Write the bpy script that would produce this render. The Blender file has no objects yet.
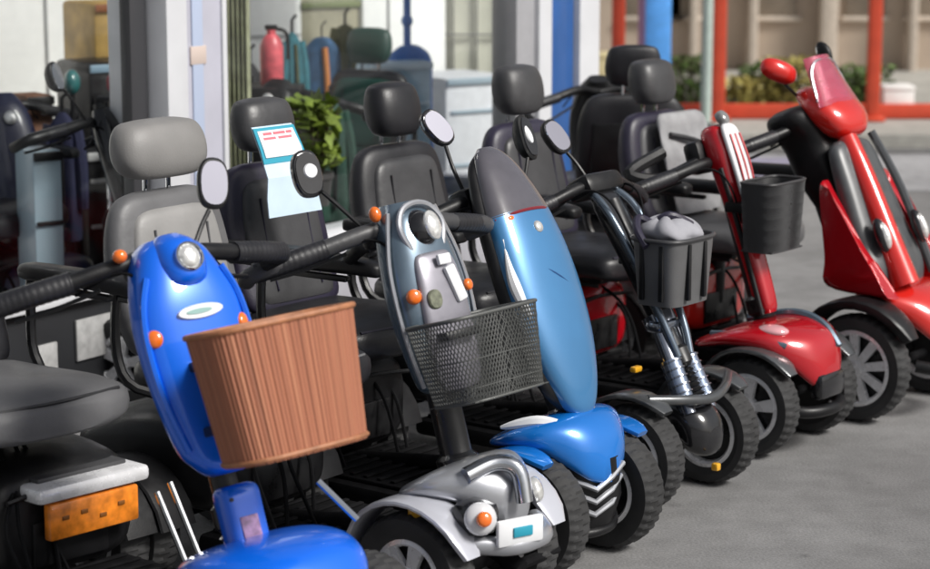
import bpy, bmesh, math, random
from mathutils import Vector, Matrix
random.seed(7)
SC = bpy.context.scene
COL = SC.collection
R = math.radians
V = Vector

# ------------------------------------------------------------------ materials
MATS = {}
def mat(name, col, rough=.5, metal=0., coat=0., noise=0., nscale=20., bump=0., bscale=200., spec=.5, trans=0., alpha=1., rvar=0., emit=0.):
    if name in MATS: return MATS[name]
    m = bpy.data.materials.new(name); m.use_nodes = True
    nt = m.node_tree; b = nt.nodes['Principled BSDF']
    b.inputs['Base Color'].default_value = (*col, 1)
    b.inputs['Roughness'].default_value = rough
    b.inputs['Metallic'].default_value = metal
    b.inputs['Coat Weight'].default_value = coat
    b.inputs['Coat Roughness'].default_value = .04
    b.inputs['Specular IOR Level'].default_value = spec
    b.inputs['Transmission Weight'].default_value = trans
    b.inputs['Alpha'].default_value = alpha
    if emit:
        b.inputs['Emission Color'].default_value = (*col, 1); b.inputs['Emission Strength'].default_value = emit
    tc = nt.nodes.new('ShaderNodeTexCoord')
    if noise or rvar:
        n = nt.nodes.new('ShaderNodeTexNoise'); n.inputs['Scale'].default_value = nscale; n.inputs['Detail'].default_value = 6
        nt.links.new(tc.outputs['Object'], n.inputs['Vector'])
        if noise:
            mr = nt.nodes.new('ShaderNodeMapRange'); mr.inputs['From Min'].default_value = .3; mr.inputs['From Max'].default_value = .7
            mr.inputs['To Min'].default_value = 1 - noise; mr.inputs['To Max'].default_value = 1 + noise
            nt.links.new(n.outputs['Fac'], mr.inputs['Value'])
            mx = nt.nodes.new('ShaderNodeVectorMath'); mx.operation = 'SCALE'; mx.inputs[0].default_value = col
            nt.links.new(mr.outputs['Result'], mx.inputs['Scale']); nt.links.new(mx.outputs['Vector'], b.inputs['Base Color'])
        if rvar:
            mr = nt.nodes.new('ShaderNodeMapRange'); mr.inputs['From Min'].default_value = .35; mr.inputs['From Max'].default_value = .65
            mr.inputs['To Min'].default_value = max(0, rough - rvar); mr.inputs['To Max'].default_value = min(1, rough + rvar)
            nt.links.new(n.outputs['Fac'], mr.inputs['Value']); nt.links.new(mr.outputs['Result'], b.inputs['Roughness'])
    if bump:
        n2 = nt.nodes.new('ShaderNodeTexNoise'); n2.inputs['Scale'].default_value = bscale; n2.inputs['Detail'].default_value = 3
        nt.links.new(tc.outputs['Object'], n2.inputs['Vector'])
        bp = nt.nodes.new('ShaderNodeBump'); bp.inputs['Strength'].default_value = bump; bp.inputs['Distance'].default_value = .0015
        nt.links.new(n2.outputs['Fac'], bp.inputs['Height']); nt.links.new(bp.outputs['Normal'], b.inputs['Normal'])
    MATS[name] = m
    return m

BLK = mat('black_plastic', (.009, .009, .01), .4, spec=.35, noise=.25, nscale=15, bump=.25, bscale=350, rvar=.1)
BLKG = mat('gloss_black', (.012, .012, .014), .16, coat=.5, rvar=.05, noise=.2)
CHRD = mat('dark_chrome', (.3, .32, .37), .16, metal=.9, rvar=.06, nscale=30)
STEEL = mat('black_steel', (.012, .012, .013), .36, rvar=.12, noise=.3)
RUB = mat('tyre_rubber', (.028, .028, .029), .78, noise=.35, nscale=9, bump=.4, bscale=120)
VBLK = mat('black_vinyl', (.014, .014, .017), .42, noise=.2, nscale=10, bump=.35, bscale=260, rvar=.08)
VDG = mat('dark_grey_vinyl', (.046, .046, .049), .46, noise=.15, nscale=10, bump=.6, bscale=45, rvar=.08)
VGR = mat('grey_vinyl', (.12, .12, .125), .5, noise=.12, nscale=9, bump=.6, bscale=45, rvar=.08)
VLG = mat('light_grey_vinyl', (.26, .255, .25), .5, noise=.1, nscale=9, bump=.6, bscale=45, rvar=.08)
VPU = mat('purple_black_vinyl', (.022, .019, .038), .42, noise=.2, nscale=10, bump=.35, bscale=260)
BLUE = mat('royal_blue_paint', (.003, .14, .8), .3, metal=.15, coat=.8, noise=.05, nscale=3)
SKYB = mat('sky_blue_paint', (.05, .2, .42), .36, metal=.25, coat=.8, noise=.12, nscale=3)
FENB = mat('bright_blue_paint', (.005, .17, .6), .25, metal=.2, coat=1, noise=.08, nscale=4)
RED = mat('red_paint', (.45, .004, .012), .25, metal=.15, coat=1, noise=.08, nscale=4)
ORED = mat('scarlet_paint', (.62, .018, .012), .25, metal=.1, coat=1, noise=.08, nscale=4)
SILV = mat('silver_paint', (.4, .41, .44), .28, metal=.55, coat=.6, noise=.1, nscale=5)
SLATE = mat('slate_blue_grey_paint', (.12, .17, .22), .27, metal=.5, coat=.8, noise=.1, nscale=30)
GUN = mat('gunmetal_paint', (.1, .105, .11), .28, metal=.5, coat=.6, noise=.12, nscale=30)
CHR = mat('chrome', (.62, .64, .68), .12, metal=1, rvar=.06, nscale=30)
ALU = mat('brushed_alloy', (.8, .8, .82), .28, metal=.25, rvar=.08, nscale=30, noise=.08)
WHT = mat('white_decal', (.75, .76, .78), .35, noise=.04)
PALEB = mat('pale_blue_card', (.55, .68, .8), .5, noise=.04)
LENS = mat('clear_lens', (.82, .82, .8), .12, metal=.55, coat=1, noise=.22, nscale=90, bump=.9, bscale=140)
AMB = mat('amber_lens', (.85, .17, .015), .2, coat=1, noise=.1, nscale=60)
YEL = mat('yellow_reflector', (.75, .38, .02), .3, coat=.5)
DECK = mat('deck_black', (.007, .007, .008), .85, spec=.15, noise=.3)
DIMM = mat('dim_mirror', (.33, .33, .38), .05, metal=1)
MIRR = mat('mirror_glass', (.75, .77, .8), .03, metal=1)
SMOKE = mat('smoke_grey_screen', (.09, .085, .1), .12, coat=1, noise=.1, rvar=.03)
TEAL = mat('teal_card', (.02, .3, .42), .5)
PINKP = mat('pink_red_print', (.75, .16, .2), .5)
CLOTH = mat('grey_cloth', (.3, .3, .33), .85, noise=.15, nscale=14, bump=.5, bscale=60)
FLOORM = mat('ribbed_rubber', (.008, .008, .009), .9, spec=.1, noise=.4, nscale=25, bump=.5, bscale=90)

def glassy(name, col, fac_t=.75):
    m = bpy.data.materials.new(name); m.use_nodes = True; nt = m.node_tree; nt.nodes.clear()
    o = nt.nodes.new('ShaderNodeOutputMaterial'); t = nt.nodes.new('ShaderNodeBsdfTransparent'); g = nt.nodes.new('ShaderNodeBsdfGlossy')
    g.inputs['Roughness'].default_value = .03; g.inputs['Color'].default_value = (.9, .9, .9, 1)
    t.inputs['Color'].default_value = (*col, 1)
    f = nt.nodes.new('ShaderNodeLayerWeight'); f.inputs['Blend'].default_value = .5
    pw = nt.nodes.new('ShaderNodeMath'); pw.operation = 'POWER'; pw.inputs[1].default_value = 5
    mr = nt.nodes.new('ShaderNodeMath'); mr.operation = 'MULTIPLY_ADD'; mr.inputs[1].default_value = .5; mr.inputs[2].default_value = .03
    mx = nt.nodes.new('ShaderNodeMixShader')
    nt.links.new(f.outputs['Facing'], pw.inputs[0]); nt.links.new(pw.outputs[0], mr.inputs[0]); nt.links.new(mr.outputs[0], mx.inputs[0])
    nt.links.new(t.outputs[0], mx.inputs[1]); nt.links.new(g.outputs[0], mx.inputs[2]); nt.links.new(mx.outputs[0], o.inputs[0])
    return m
GLASS = glassy('window_glass', (.985, .995, .995))
PINKS = mat('pink_screen', (.75, .12, .22), .08, trans=.55, coat=1, alpha=.72)

def wicker_mat():
    m = bpy.data.materials.new('brown_wicker'); m.use_nodes = True; nt = m.node_tree; b = nt.nodes['Principled BSDF']
    b.inputs['Roughness'].default_value = .62
    uv = nt.nodes.new('ShaderNodeUVMap')
    mp = nt.nodes.new('ShaderNodeMapping'); mp.inputs['Scale'].default_value = (85, .2, 1)
    nt.links.new(uv.outputs[0], mp.inputs[0])
    n = nt.nodes.new('ShaderNodeTexNoise'); n.inputs['Scale'].default_value = 1.0; n.inputs['Detail'].default_value = 3
    nt.links.new(mp.outputs[0], n.inputs['Vector'])
    r = nt.nodes.new('ShaderNodeValToRGB')
    e = r.color_ramp.elements; e[0].position = .3; e[0].color = (.21, .075, .04, 1); e[1].position = .7; e[1].color = (.42, .175, .095, 1)
    x = e.new(.5); x.color = (.36, .13, .07, 1)
    nt.links.new(n.outputs['Fac'], r.inputs[0]); nt.links.new(r.outputs[0], b.inputs['Base Color'])
    w = nt.nodes.new('ShaderNodeTexWave'); w.wave_type = 'BANDS'; w.bands_direction = 'X'; w.inputs['Scale'].default_value = 30; w.inputs['Distortion'].default_value = .4
    nt.links.new(uv.outputs[0], w.inputs['Vector'])
    bp = nt.nodes.new('ShaderNodeBump'); bp.inputs['Strength'].default_value = .6; bp.inputs['Distance'].default_value = .003
    nt.links.new(w.outputs['Fac'], bp.inputs['Height']); nt.links.new(bp.outputs[0], b.inputs['Normal'])
    return m
WICK = wicker_mat()
RIMB = mat('wicker_rim', (.36, .15, .07), .55, noise=.25, nscale=40, bump=.5, bscale=150)

# ------------------------------------------------------------------ mesh builder
class MB:
    def __init__(s, M=None):
        s.v = []; s.f = []; s.uv = {}; s.M = M or Matrix.Identity(4)
    def add(s, vs, fs):
        o = len(s.v)
        s.v += [s.M @ V(p) for p in vs]; s.f += [[i + o for i in f] for f in fs]
        return s
    def box(s, c, d, bev=.0, rot=None, seg=2):
        bm = bmesh.new(); bmesh.ops.create_cube(bm, size=1)
        bmesh.ops.scale(bm, vec=V(d), verts=bm.verts)
        if bev: bmesh.ops.bevel(bm, geom=bm.edges[:], offset=bev, segments=seg, affect='EDGES', profile=.5)
        if rot is not None:
            bmesh.ops.transform(bm, matrix=rot if isinstance(rot, Matrix) else Matrix.Rotation(rot, 4, 'Z'), verts=bm.verts)
        bm.verts.ensure_lookup_table()
        s.add([v.co + V(c) for v in bm.verts], [[v.index for v in f.verts] for f in bm.faces]); bm.free(); return s
    def loft(s, rings, cap=True, closed=False):
        n = len(rings[0]); vs = [p for r in rings for p in r]; fs = []
        m = len(rings)
        for i in range(m if closed else m - 1):
            j = (i + 1) % m
            for k in range(n):
                l = (k + 1) % n
                fs.append([i * n + k, i * n + l, j * n + l, j * n + k])
        if cap and not closed:
            fs.append([k for k in range(n)][::-1]); fs.append([(m - 1) * n + k for k in range(n)])
        return s.add(vs, fs)
    def tube(s, pts, r, n=10, cap=True, smooth=0):
        pts = [V(p) for p in pts]
        if smooth: pts = catmull(pts, smooth)
        m = len(pts); rr = r if callable(r) else (lambda t: r)
        rings = []; up = V((0, 0, 1)); prev = None
        for i, p in enumerate(pts):
            d = (pts[min(i + 1, m - 1)] - pts[max(i - 1, 0)]).normalized()
            if prev is None:
                a = up if abs(d.z) < .9 else V((1, 0, 0))
                u = d.cross(a).normalized()
            else:
                u = (prev - d * prev.dot(d)).normalized()
            prev = u; w = d.cross(u); q = rr(i / (m - 1))
            rings.append([p + (u * math.cos(t) + w * math.sin(t)) * q for t in [2 * math.pi * k / n for k in range(n)]])
        return s.loft(rings, cap)
    def lathe(s, prof, c, axis, n=40, mod=None, closed=True):
        ax = V(axis).normalized(); a = V((0, 0, 1)) if abs(ax.z) < .9 else V((1, 0, 0))
        u = ax.cross(a).normalized(); w = ax.cross(u); rings = []
        for k in range(n):
            t = 2 * math.pi * k / n; dr = u * math.cos(t) + w * math.sin(t)
            rings.append([V(c) + ax * h + dr * (r + (mod(k, j) if mod else 0)) for j, (r, h) in enumerate(prof)])
        n2 = len(prof); vs = [p for r in rings for p in r]; fs = []
        for i in range(n):
            j = (i + 1) % n
            for k in range(n2 if closed else n2 - 1):
                l = (k + 1) % n2
                fs.append([i * n2 + k, j * n2 + k, j * n2 + l, i * n2 + l])
        return s.add(vs, fs)
    def ell(s, c, r, n=16, e=2.0, rot=None):
        rings = []
        for i in range(n + 1):
            ph = -math.pi / 2 + math.pi * i / n
            cz = math.copysign(abs(math.sin(ph)) ** (2 / e), math.sin(ph)); cr = max(abs(math.cos(ph)) ** (2 / e), .003)
            ring = []
            for k in range(24):
                t = 2 * math.pi * k / 24
                p = V((r[0] * cr * spow(math.cos(t), 2 / e), r[1] * cr * spow(math.sin(t), 2 / e), r[2] * cz))
                if rot is not None: p = rot @ p
                ring.append(V(c) + p)
            rings.append(ring)
        return s.loft(rings)
    def build(s, name, material, parent=None, ang=38, uvs=None):
        me = bpy.data.meshes.new(name); me.from_pydata([tuple(p) for p in s.v], [], s.f)
        bm = bmesh.new(); bm.from_mesh(me); bmesh.ops.recalc_face_normals(bm, faces=bm.faces); bm.to_mesh(me); bm.free()
        me.materials.append(material); me.shade_smooth()
        try: me.set_sharp_from_angle(angle=R(ang))
        except Exception: pass
        o = bpy.data.objects.new(name, me); COL.objects.link(o)
        if parent: o.parent = parent
        return o

def spow(a, p): return math.copysign(abs(a) ** p, a)
def catmull(p, k):
    out = []
    for i in range(len(p) - 1):
        a, b, c, d = p[max(i - 1, 0)], p[i], p[i + 1], p[min(i + 2, len(p) - 1)]
        for j in range(k):
            t = j / k
            out.append(.5 * ((2 * b) + (c - a) * t + (2 * a - 5 * b + 4 * c - d) * t * t + (3 * b - a - 3 * c + d) * t ** 3))
    out.append(p[-1]); return out
def ring(c, U, W, a, b, n=2.5, N=28):
    c, U, W = V(c), V(U), V(W)
    return [c + U * (a * spow(math.cos(t), 2 / n)) + W * (b * spow(math.sin(t), 2 / n)) for t in [2 * math.pi * k / N for k in range(N)]]
def interp(st, k=5):
    """catmull over numeric station tuples"""
    out = []; m = len(st)
    for i in range(m - 1):
        a, b, c, d = st[max(i - 1, 0)], st[i], st[i + 1], st[min(i + 2, m - 1)]
        for j in range(k):
            t = j / k
            out.append(tuple(.5 * ((2 * b[q]) + (c[q] - a[q]) * t + (2 * a[q] - 5 * b[q] + 4 * c[q] - d[q]) * t * t + (3 * b[q] - a[q] - 3 * c[q] + d[q]) * t ** 3) for q in range(len(b))))
    out.append(st[-1]); return out

def tag(o, label=None, cat=None, group=None, kind=None):
    if label: o['label'] = label
    if cat: o['category'] = cat
    if group: o['group'] = group
    if kind: o['kind'] = kind
    return o
def thing(name, label, cat, loc=(0, 0, 0), rz=0, group=None):
    o = bpy.data.objects.new(name, None); COL.objects.link(o); o.location = loc; o.rotation_euler = (0, 0, rz); o.empty_display_size = .1
    return tag(o, label, cat, group)
def struct(o): o['kind'] = 'structure'; return o

# ------------------------------------------------------------------ scooter parts (x forward, y left, z up, origin under the front axle)
def wheel(root, x, y, r, w, spokes, side, rimmat=ALU, steer=0, twin=False, rr=.6):
    M = Matrix.Translation((x, y, r)) @ Matrix.Rotation(steer, 4, 'Z')
    t = MB(M); h = w / 2; ri = r * rr
    prof = [(ri, -h * .62), (ri + .006, -h * .8), (r * .8, -h), (r * .93, -h * .97), (r * .985, -h * .74), (r, -h * .35), (r * 1.004, 0), (r, h * .35), (r * .985, h * .74), (r * .93, h * .97), (r * .8, h), (ri + .006, h * .8), (ri, h * .62)]
    def mod(k, j):
        q = k // 2
        if j in (4, 5): return -.0045 if q % 2 else 0
        if j in (7, 8): return -.0045 if (q + 1) % 2 else 0
        if j == 6: return -.004 if k % 4 == 0 else 0
        return 0
    t.lathe(prof, (0, 0, 0), (0, 1, 0), 144, mod)
    T = t.build('wheel', RUB, root, 30)
    b = MB(M); s = side
    b.lathe([(ri + .002, -h * .7), (ri + .002, h * .7), (ri - .008, h * .78), (ri - .014, h * .6), (ri - .014, -h * .6), (ri - .008, -h * .78)], (0, 0, 0), (0, 1, 0), 48)
    # spokes on the outer face
    n = spokes
    for k in range(n):
        a0 = 2 * math.pi * k / n + .2
        for da in ((-.12, .12) if twin else (0,)):
            a = a0 + da; d = V((math.cos(a), 0, math.sin(a))); q = V((-math.sin(a), 0, math.cos(a)))
            wi, wo = (.010, .008) if twin else (.012, .02 if n < 8 else .015)
            ra, rb = .02, ri - .006; y0, y1 = s * h * .55, s * h * .3
            vs = []
            for (rad, ww, yo) in ((ra, wi, s * h * .62), (rb, wo, s * h * .74)):
                for (sg, yy) in ((-1, yo), (1, yo), (1, yo - s * .014), (-1, yo - s * .014)):
                    vs.append(d * rad + q * ww * sg + V((0, yy, 0)))
            b.add(vs, [[0, 1, 5, 4], [1, 2, 6, 5], [2, 3, 7, 6], [3, 0, 4, 7], [0, 3, 2, 1], [4, 5, 6, 7]])
    b.lathe([(.001, s * h * .72), (.02, s * h * .72), (.028, s * h * .62), (.03, s * h * .2), (.001, s * h * .2)], (0, 0, 0), (0, 1, 0), 24, closed=False)
    for k in range(5):
        a = 2 * math.pi * k / 5
        b.lathe([(.001, s * (h * .7)), (.003, s * h * .7), (.004, s * h * .62)], (.02 * math.cos(a), s * .003, .02 * math.sin(a)), (0, 1, 0), 8, closed=False)
    b.build('rim', rimmat, T, 30)
    d = MB(M); d.lathe([(.001, 0), (ri - .016, 0), (ri - .016, -s * .012), (.001, -s * .012)], (0, s * h * .1, 0), (0, 1, 0), 32, closed=False)
    d.build('brake_disc', STEEL, T)
    return T

def seat(root, p):
    """p: keys x (seat pivot x), cz (cushion z), hz (headrest centre), mats, widths, swivel"""
    x = p.get('x', -.82); cz = p.get('cz', .52); hz = p.get('hz', 1.01); bw = p.get('bw', .2); hw = p.get('hw', .1); hh = p.get('hh', .075); ht = p.get('ht', .04)
    vm = p.get('vm', VDG); side = p.get('side', VBLK); hm = p.get('hm', vm)
    M = Matrix.Translation((x, p.get('dy', 0), 0)) @ Matrix.Rotation(p.get('sw', 0), 4, 'Z')
    # cushion
    c = MB(M); cl = p.get('cl', .24)
    rings = [ring((q, 0, cz + dz), (0, 1, 0), (0, 0, 1), bw * 1.12 * k, .05 * kk, 3.2) for q, dz, k, kk in interp([(-cl * .8, 0, .55, .5), (-cl * .7, 0, .92, .9), (-cl * .2, -.002, 1, 1), (cl * .55, .004, 1, 1.05), (cl * .88, -.004, .95, .95), (cl, -.012, .6, .55)], 4)]
    c.loft(rings); C_ = c.build('seat_cushion', p.get('cm', vm), root)
    s = MB(M); s.tube([(cl * .9, -bw * .9, cz + .03), (cl * .97, 0, cz + .03), (cl * .9, bw * .9, cz + .03)], .004, 6, smooth=6); s.build('piping', side, C_)
    # backrest : rings stacked in z, leaning back
    b = MB(M); z0 = cz + .03; z1 = p.get('bz', hz - .1); xb = -cl * .72; lean = p.get('lean', .09)
    st = [(0, .62, .6), (.04, .92, .95), (.25, 1, 1), (.6, 1.0, .95), (.85, .9, .8), (.96, .74, .62), (1, .5, .3)]
    rg = []
    for t, k, kk in interp(st, 4):
        z = z0 + (z1 - z0) * t; xx = xb - lean * t - .02 * math.sin(math.pi * t)
        rg.append(ring((xx, 0, z), (0, 1, 0), (1, 0, 0), bw * k, .048 * kk, 3.4))
    b.loft(rg); B_ = b.build('backrest', side, root)
    f = MB(M); rg = []
    for t, k, kk in interp([(.05, .5, .3), (.09, .74, .8), (.3, .78, 1), (.6, .76, 1), (.84, .66, .8), (.9, .42, .3)], 4):
        z = z0 + (z1 - z0) * t; xx = xb - lean * t - .02 * math.sin(math.pi * t) + .026
        rg.append(ring((xx, 0, z), (0, 1, 0), (1, 0, 0), bw * k, .034 * kk, 4))
    f.loft(rg); F_ = f.build('backrest_pad', vm, B_)
    g = MB(M)
    for fy in (-.45, .45):
        g.tube([(xb - lean * t - .02 * math.sin(math.pi * t) + .058, bw * fy, z0 + (z1 - z0) * t) for t in (.15, .35, .55, .78)], .003, 6, smooth=3)
    g.build('seam', side, B_)
    # shell behind
    k = MB(M); k.box((xb - lean * .4 - .055, 0, z0 + (z1 - z0) * .42), (.03, bw * 1.5, (z1 - z0) * .6), .012, Matrix.Rotation(-.2, 4, 'Y')); k.build('back_shell', BLK, B_)
    # headrest
    if p.get('head', True):
        xh = xb - lean - .005 + p.get('hx', 0)
        h = MB(M); rg = []
        for t, a_, b_ in interp([(-1, .45, .35), (-.88, .8, .75), (-.4, 1, 1), (.3, 1, 1), (.8, .86, .8), (.95, .6, .5), (1, .35, .2)], 4):
            rg.append(ring((xh - .01 * t, 0, hz + hh * t), (0, 1, 0), (1, 0, 0), hw * a_, ht * b_, 2.8))
        h.loft(rg); H_ = h.build('headrest', hm, root)
        q = MB(M)
        for sy in ((-.04, .04) if p.get('posts', 2) == 2 else (0,)):
            q.tube([(xh - .01, sy, hz - hh * .8), (xh - .01, sy, z1 - .1)], .006, 8)
        q.build('headrest_post', CHR, H_)
    # armrests
    az = p.get('az', .72)
    for sy in p.get('arms', (-1, 1)):
        ay = sy * (bw + .055); a = MB(M); am = p.get('am', BLK)
        rg = [ring((xx, ay, az + dz), (0, 1, 0), (0, 0, 1), .032 * k_, .021 * kk, 3) for xx, dz, k_, kk in interp([(-cl * .75, 0, .5, .5), (-cl * .7, 0, .9, .95), (0, .004, 1, 1), (cl * .6, .006, 1, 1), (cl * .85, .002, .9, .85), (cl * .9, 0, .45, .4)], 3)]
        a.loft(rg); A_ = a.build('armrest', am, root)
        a = MB(M); a.tube([(-cl * .7, ay, az - .015), (-cl * .72, ay, cz + .06), (-cl * .5, ay * .96, cz - .02), (-.02, sy * bw * .6, cz - .055)], .012, 8, smooth=4)
        a.box((-cl * .1, ay, az - .03), (cl * 1.1, .022, .014), .004); a.build('armrest_bracket', STEEL, A_)
    # post and base plate
    a = MB(M); a.tube([(0, 0, .26), (0, 0, cz - .05)], .03, 14); a.box((0, 0, cz - .062), (.24, .2, .018), .004); a.box((.05, -.13, cz - .07), (.16, .012, .012), .004)
    a.build('seat_post', STEEL, root)

def chassis(root, p):
    bm_ = p.get('body', BLK); w = p.get('w', .24)
    a = MB(); a.box((-.42, 0, .125), (.62, w * 1.7, .05), .018); a.box((-.42, 0, .155), (.56, w * 1.5, .012), .004)
    a.tube([(.0, -.2, .14), (.0, .2, .14)], .014, 8)
    a.tube([(-.9, -.25, .14), (-.9, .25, .14)], .016, 8)
    a.tube([(.04, 0, .15), (-.15, 0, .2), (-.75, 0, .14)], .022, 10, smooth=4)
    a.build('floor_pan', FLOORM, root)
    a = MB()
    for i in range(12): a.box((-.68 + i * .045, 0, .1655), (.014, w * 1.4, .006), .002)
    a.build('floor_mat', DECK, root)
    # rear body
    a = MB(); rg = []
    for x, zc, hw, hh in interp([(-1.14, .26, .12, .05), (-1.12, .27, .2, .1), (-.95, .29, .22, .13), (-.78, .3, .21, .125), (-.68, .29, .19, .115), (-.655, .28, .15, .08)], 3):
        rg.append(ring((x, 0, zc), (0, 1, 0), (0, 0, 1), hw, hh, 4))
    a.loft(rg); RB = a.build('rear_body', bm_, root)
    a = MB(); a.tube([(-.64, -.17, .36), (-.648, 0, .372), (-.64, .17, .36)], .006, 6, smooth=4); a.box((-.652, 0, .25), (.012, .2, .1), .004); a.build('battery_cover', p.get('trim', STEEL), RB)
    for sy in (-1, 1):
        a = MB(); rg = []
        r = p.get('wr', .145) + .03
        for k in range(11):
            t = R(8 + k * 16); rg.append(ring((-.9 - r * math.cos(t), sy * .27, .14 + r * math.sin(t)), (0, 1, 0), (math.cos(t), 0, -math.sin(t)), .058, .007, 4, 12))
        a.loft(rg); a.build('rear_fender', p.get('fend', BLK), RB)
    wr = p.get('wr', .145)
    for sy in (-1, 1):
        wheel(root, -.9, sy * .27, wr, .09, p.get('sp', 5), sy, p.get('rim', ALU))
    for sy in (-1, 1):
        wheel(root, p.get('wx', 0), sy * p.get('tr', .25), wr, .085, p.get('sp', 5), sy, p.get('rim', ALU), p.get('wst', 0), p.get('twin', False), p.get('rr', .6))
    # cables and levers under the seat so the gaps read as machinery
    a = MB()
    for k in range(4):
        y = random.uniform(-.18, .18); x = random.uniform(-.62, -.5)
        a.tube([(x, y, .16), (x - .05, y + random.uniform(-.04, .04), .3), (x - .12, y * .8, .38), (-.8, y * .5, .44)], .005, 6, smooth=5)
    a.build('cable', DECK, root)

def front_cover(root, m, st, name='front_fender', n=2.6, parent=None):
    a = MB(); rg = [ring((x, 0, zc), (0, 1, 0), (0, 0, 1), hw, hh, n, 36) for x, zc, hw, hh in interp(st, 5)]
    a.loft(rg); return a.build(name, m, root)

def wheel_arches(root, m, r, y, w=.05, x=0, z=.14, a0=5, a1=150, th=.008, parent=None):
    out = []
    for sy in (-1, 1):
        a = MB(); rg = []
        N = 13
        for k in range(N):
            t = R(a0 + (a1 - a0) * k / (N - 1))
            ww = w * (.45 + .55 * math.sin(math.pi * k / (N - 1)) ** .5)
            rg.append(ring((x + r * math.cos(t), sy * y, z + r * math.sin(t)), (0, 1, 0), (math.cos(t), 0, math.sin(t)), ww, th, 4, 16))
        a.loft(rg); out.append(a.build('mudguard', m, root))
    return out

def tframe(base, top, steer):
    b = V((base[0], 0, base[1])); t = V((top[0], 0, top[1])); ax = (t - b); L = ax.length; ax.normalize()
    X = V((0, -1, 0)); Y = ax.cross(X)
    M = Matrix(((X.x, Y.x, ax.x, b.x), (X.y, Y.y, ax.y, b.y), (X.z, Y.z, ax.z, b.z), (0, 0, 0, 1)))
    return M @ Matrix.Rotation(steer, 4, 'Z'), L
# tiller frame: X to the rider's right (towards the camera), Y forward, Z up the column
def tloft(M, st, n=2.6, N=32, k=5):
    a = MB(M); a.loft([ring((cx, cy, z), (1, 0, 0), (0, 1, 0), hx, hy, n, N) for z, hx, hy, cy, cx in interp([s if len(s) == 5 else (*s, 0) for s in st], k)]); return a
def handlebars(root, M, L, z, reach=.3, back=-.12, drop=.02, r=.018, matl=BLK, grip=.022, y0=-.04, lever=True, rise=0):
    P = None
    a = MB(M)
    for s in (-1, 1):
        a.tube([(0, y0, z), (s * .08, y0 + .012, z + .005), (s * reach * .6, y0 + back * .25, z - drop * .4 + rise), (s * reach, y0 + back * .8, z - drop), (s * reach * .96, y0 + back * 1.4, z - drop - .01)], r, 10, smooth=5)
    P = a.build('handlebar', matl, root)
    for s in (-1, 1):
        a = MB(M); a.tube([(s * reach * .55, y0 + back * .22, z - drop * .35 + rise), (s * reach * .8, y0 + back * .5, z - drop * .7), (s * reach, y0 + back * .85, z - drop)], lambda t: grip * .92 * (1 + .015 * math.sin(t * 90)), 12, smooth=28); a.build('grip', VBLK, P)
        a = MB(M); a.tube([(s * reach * .5, y0 + back * .5, z - .03), (s * reach * .3, y0 + .03, z - .012), (s * .07, y0 + .075, z - .07), (s * .035, .03, z - .2), (s * .03, .01, max(.02, z - .34))], .0035, 6, smooth=6); a.build('cable', DECK, P)
        if lever:
            a = MB(M); a.tube([(s * reach * .35, y0 + back * .4, z - .03), (s * reach * .6, y0 + back * .9, z - .045), (s * reach * .8, y0 + back * 1.3, z - .05)], .005, 6, smooth=3); a.build('lever', STEEL, P)
    return P
def disc(M, c, nrm, r, t, e=1., name='headlight', m=LENS, root=None, dome=.3, U=None):
    a = MB(M); nrm = V(nrm).normalized(); u = V(U) if U else nrm.cross(V((0, 0, 1))).normalized(); w = nrm.cross(u)
    rg = []
    for q, h in ((1, 0), (1, t * .6), (.9, t), (.7, t + dome * r * .5), (.4, t + dome * r * .85), (.05, t + dome * r)):
        rg.append(ring(V(c) + nrm * h, u, w, r * q, r * e * q, 2, 24))
    a.loft(rg); return a.build(name, m, root)
def mirror(root, M, pts, head, size, nrm=(0, -1, .1), m=BLKG, tilt=0, face=MIRR):
    a = MB(M); a.tube(pts, .005, 8, smooth=4)
    P = a.build('mirror_stem', BLK, root)
    nrm = V(nrm).normalized(); u = nrm.cross(V((0, 0, 1))).normalized(); w = u.cross(nrm)
    u, w = u * math.cos(tilt) + w * math.sin(tilt), w * math.cos(tilt) - u * math.sin(tilt)
    a = MB(M); rg = []
    for h, q in ((.004, .9), (0, 1), (-.012, .97), (-.024, .8), (-.034, .5), (-.038, .12)):
        rg.append(ring(V(head) + nrm * h, u, w, size[0] * q, size[1] * q, 2.5, 28))
    a.loft(rg); H = a.build('mirror', m, P)
    a = MB(M); a.loft([ring(V(head) + nrm * h, u, w, size[0] * q, size[1] * q, 2.5, 28) for h, q in ((.0045, .86), (.007, .84))]); a.build('mirror_glass', face, P)
    return P

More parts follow.
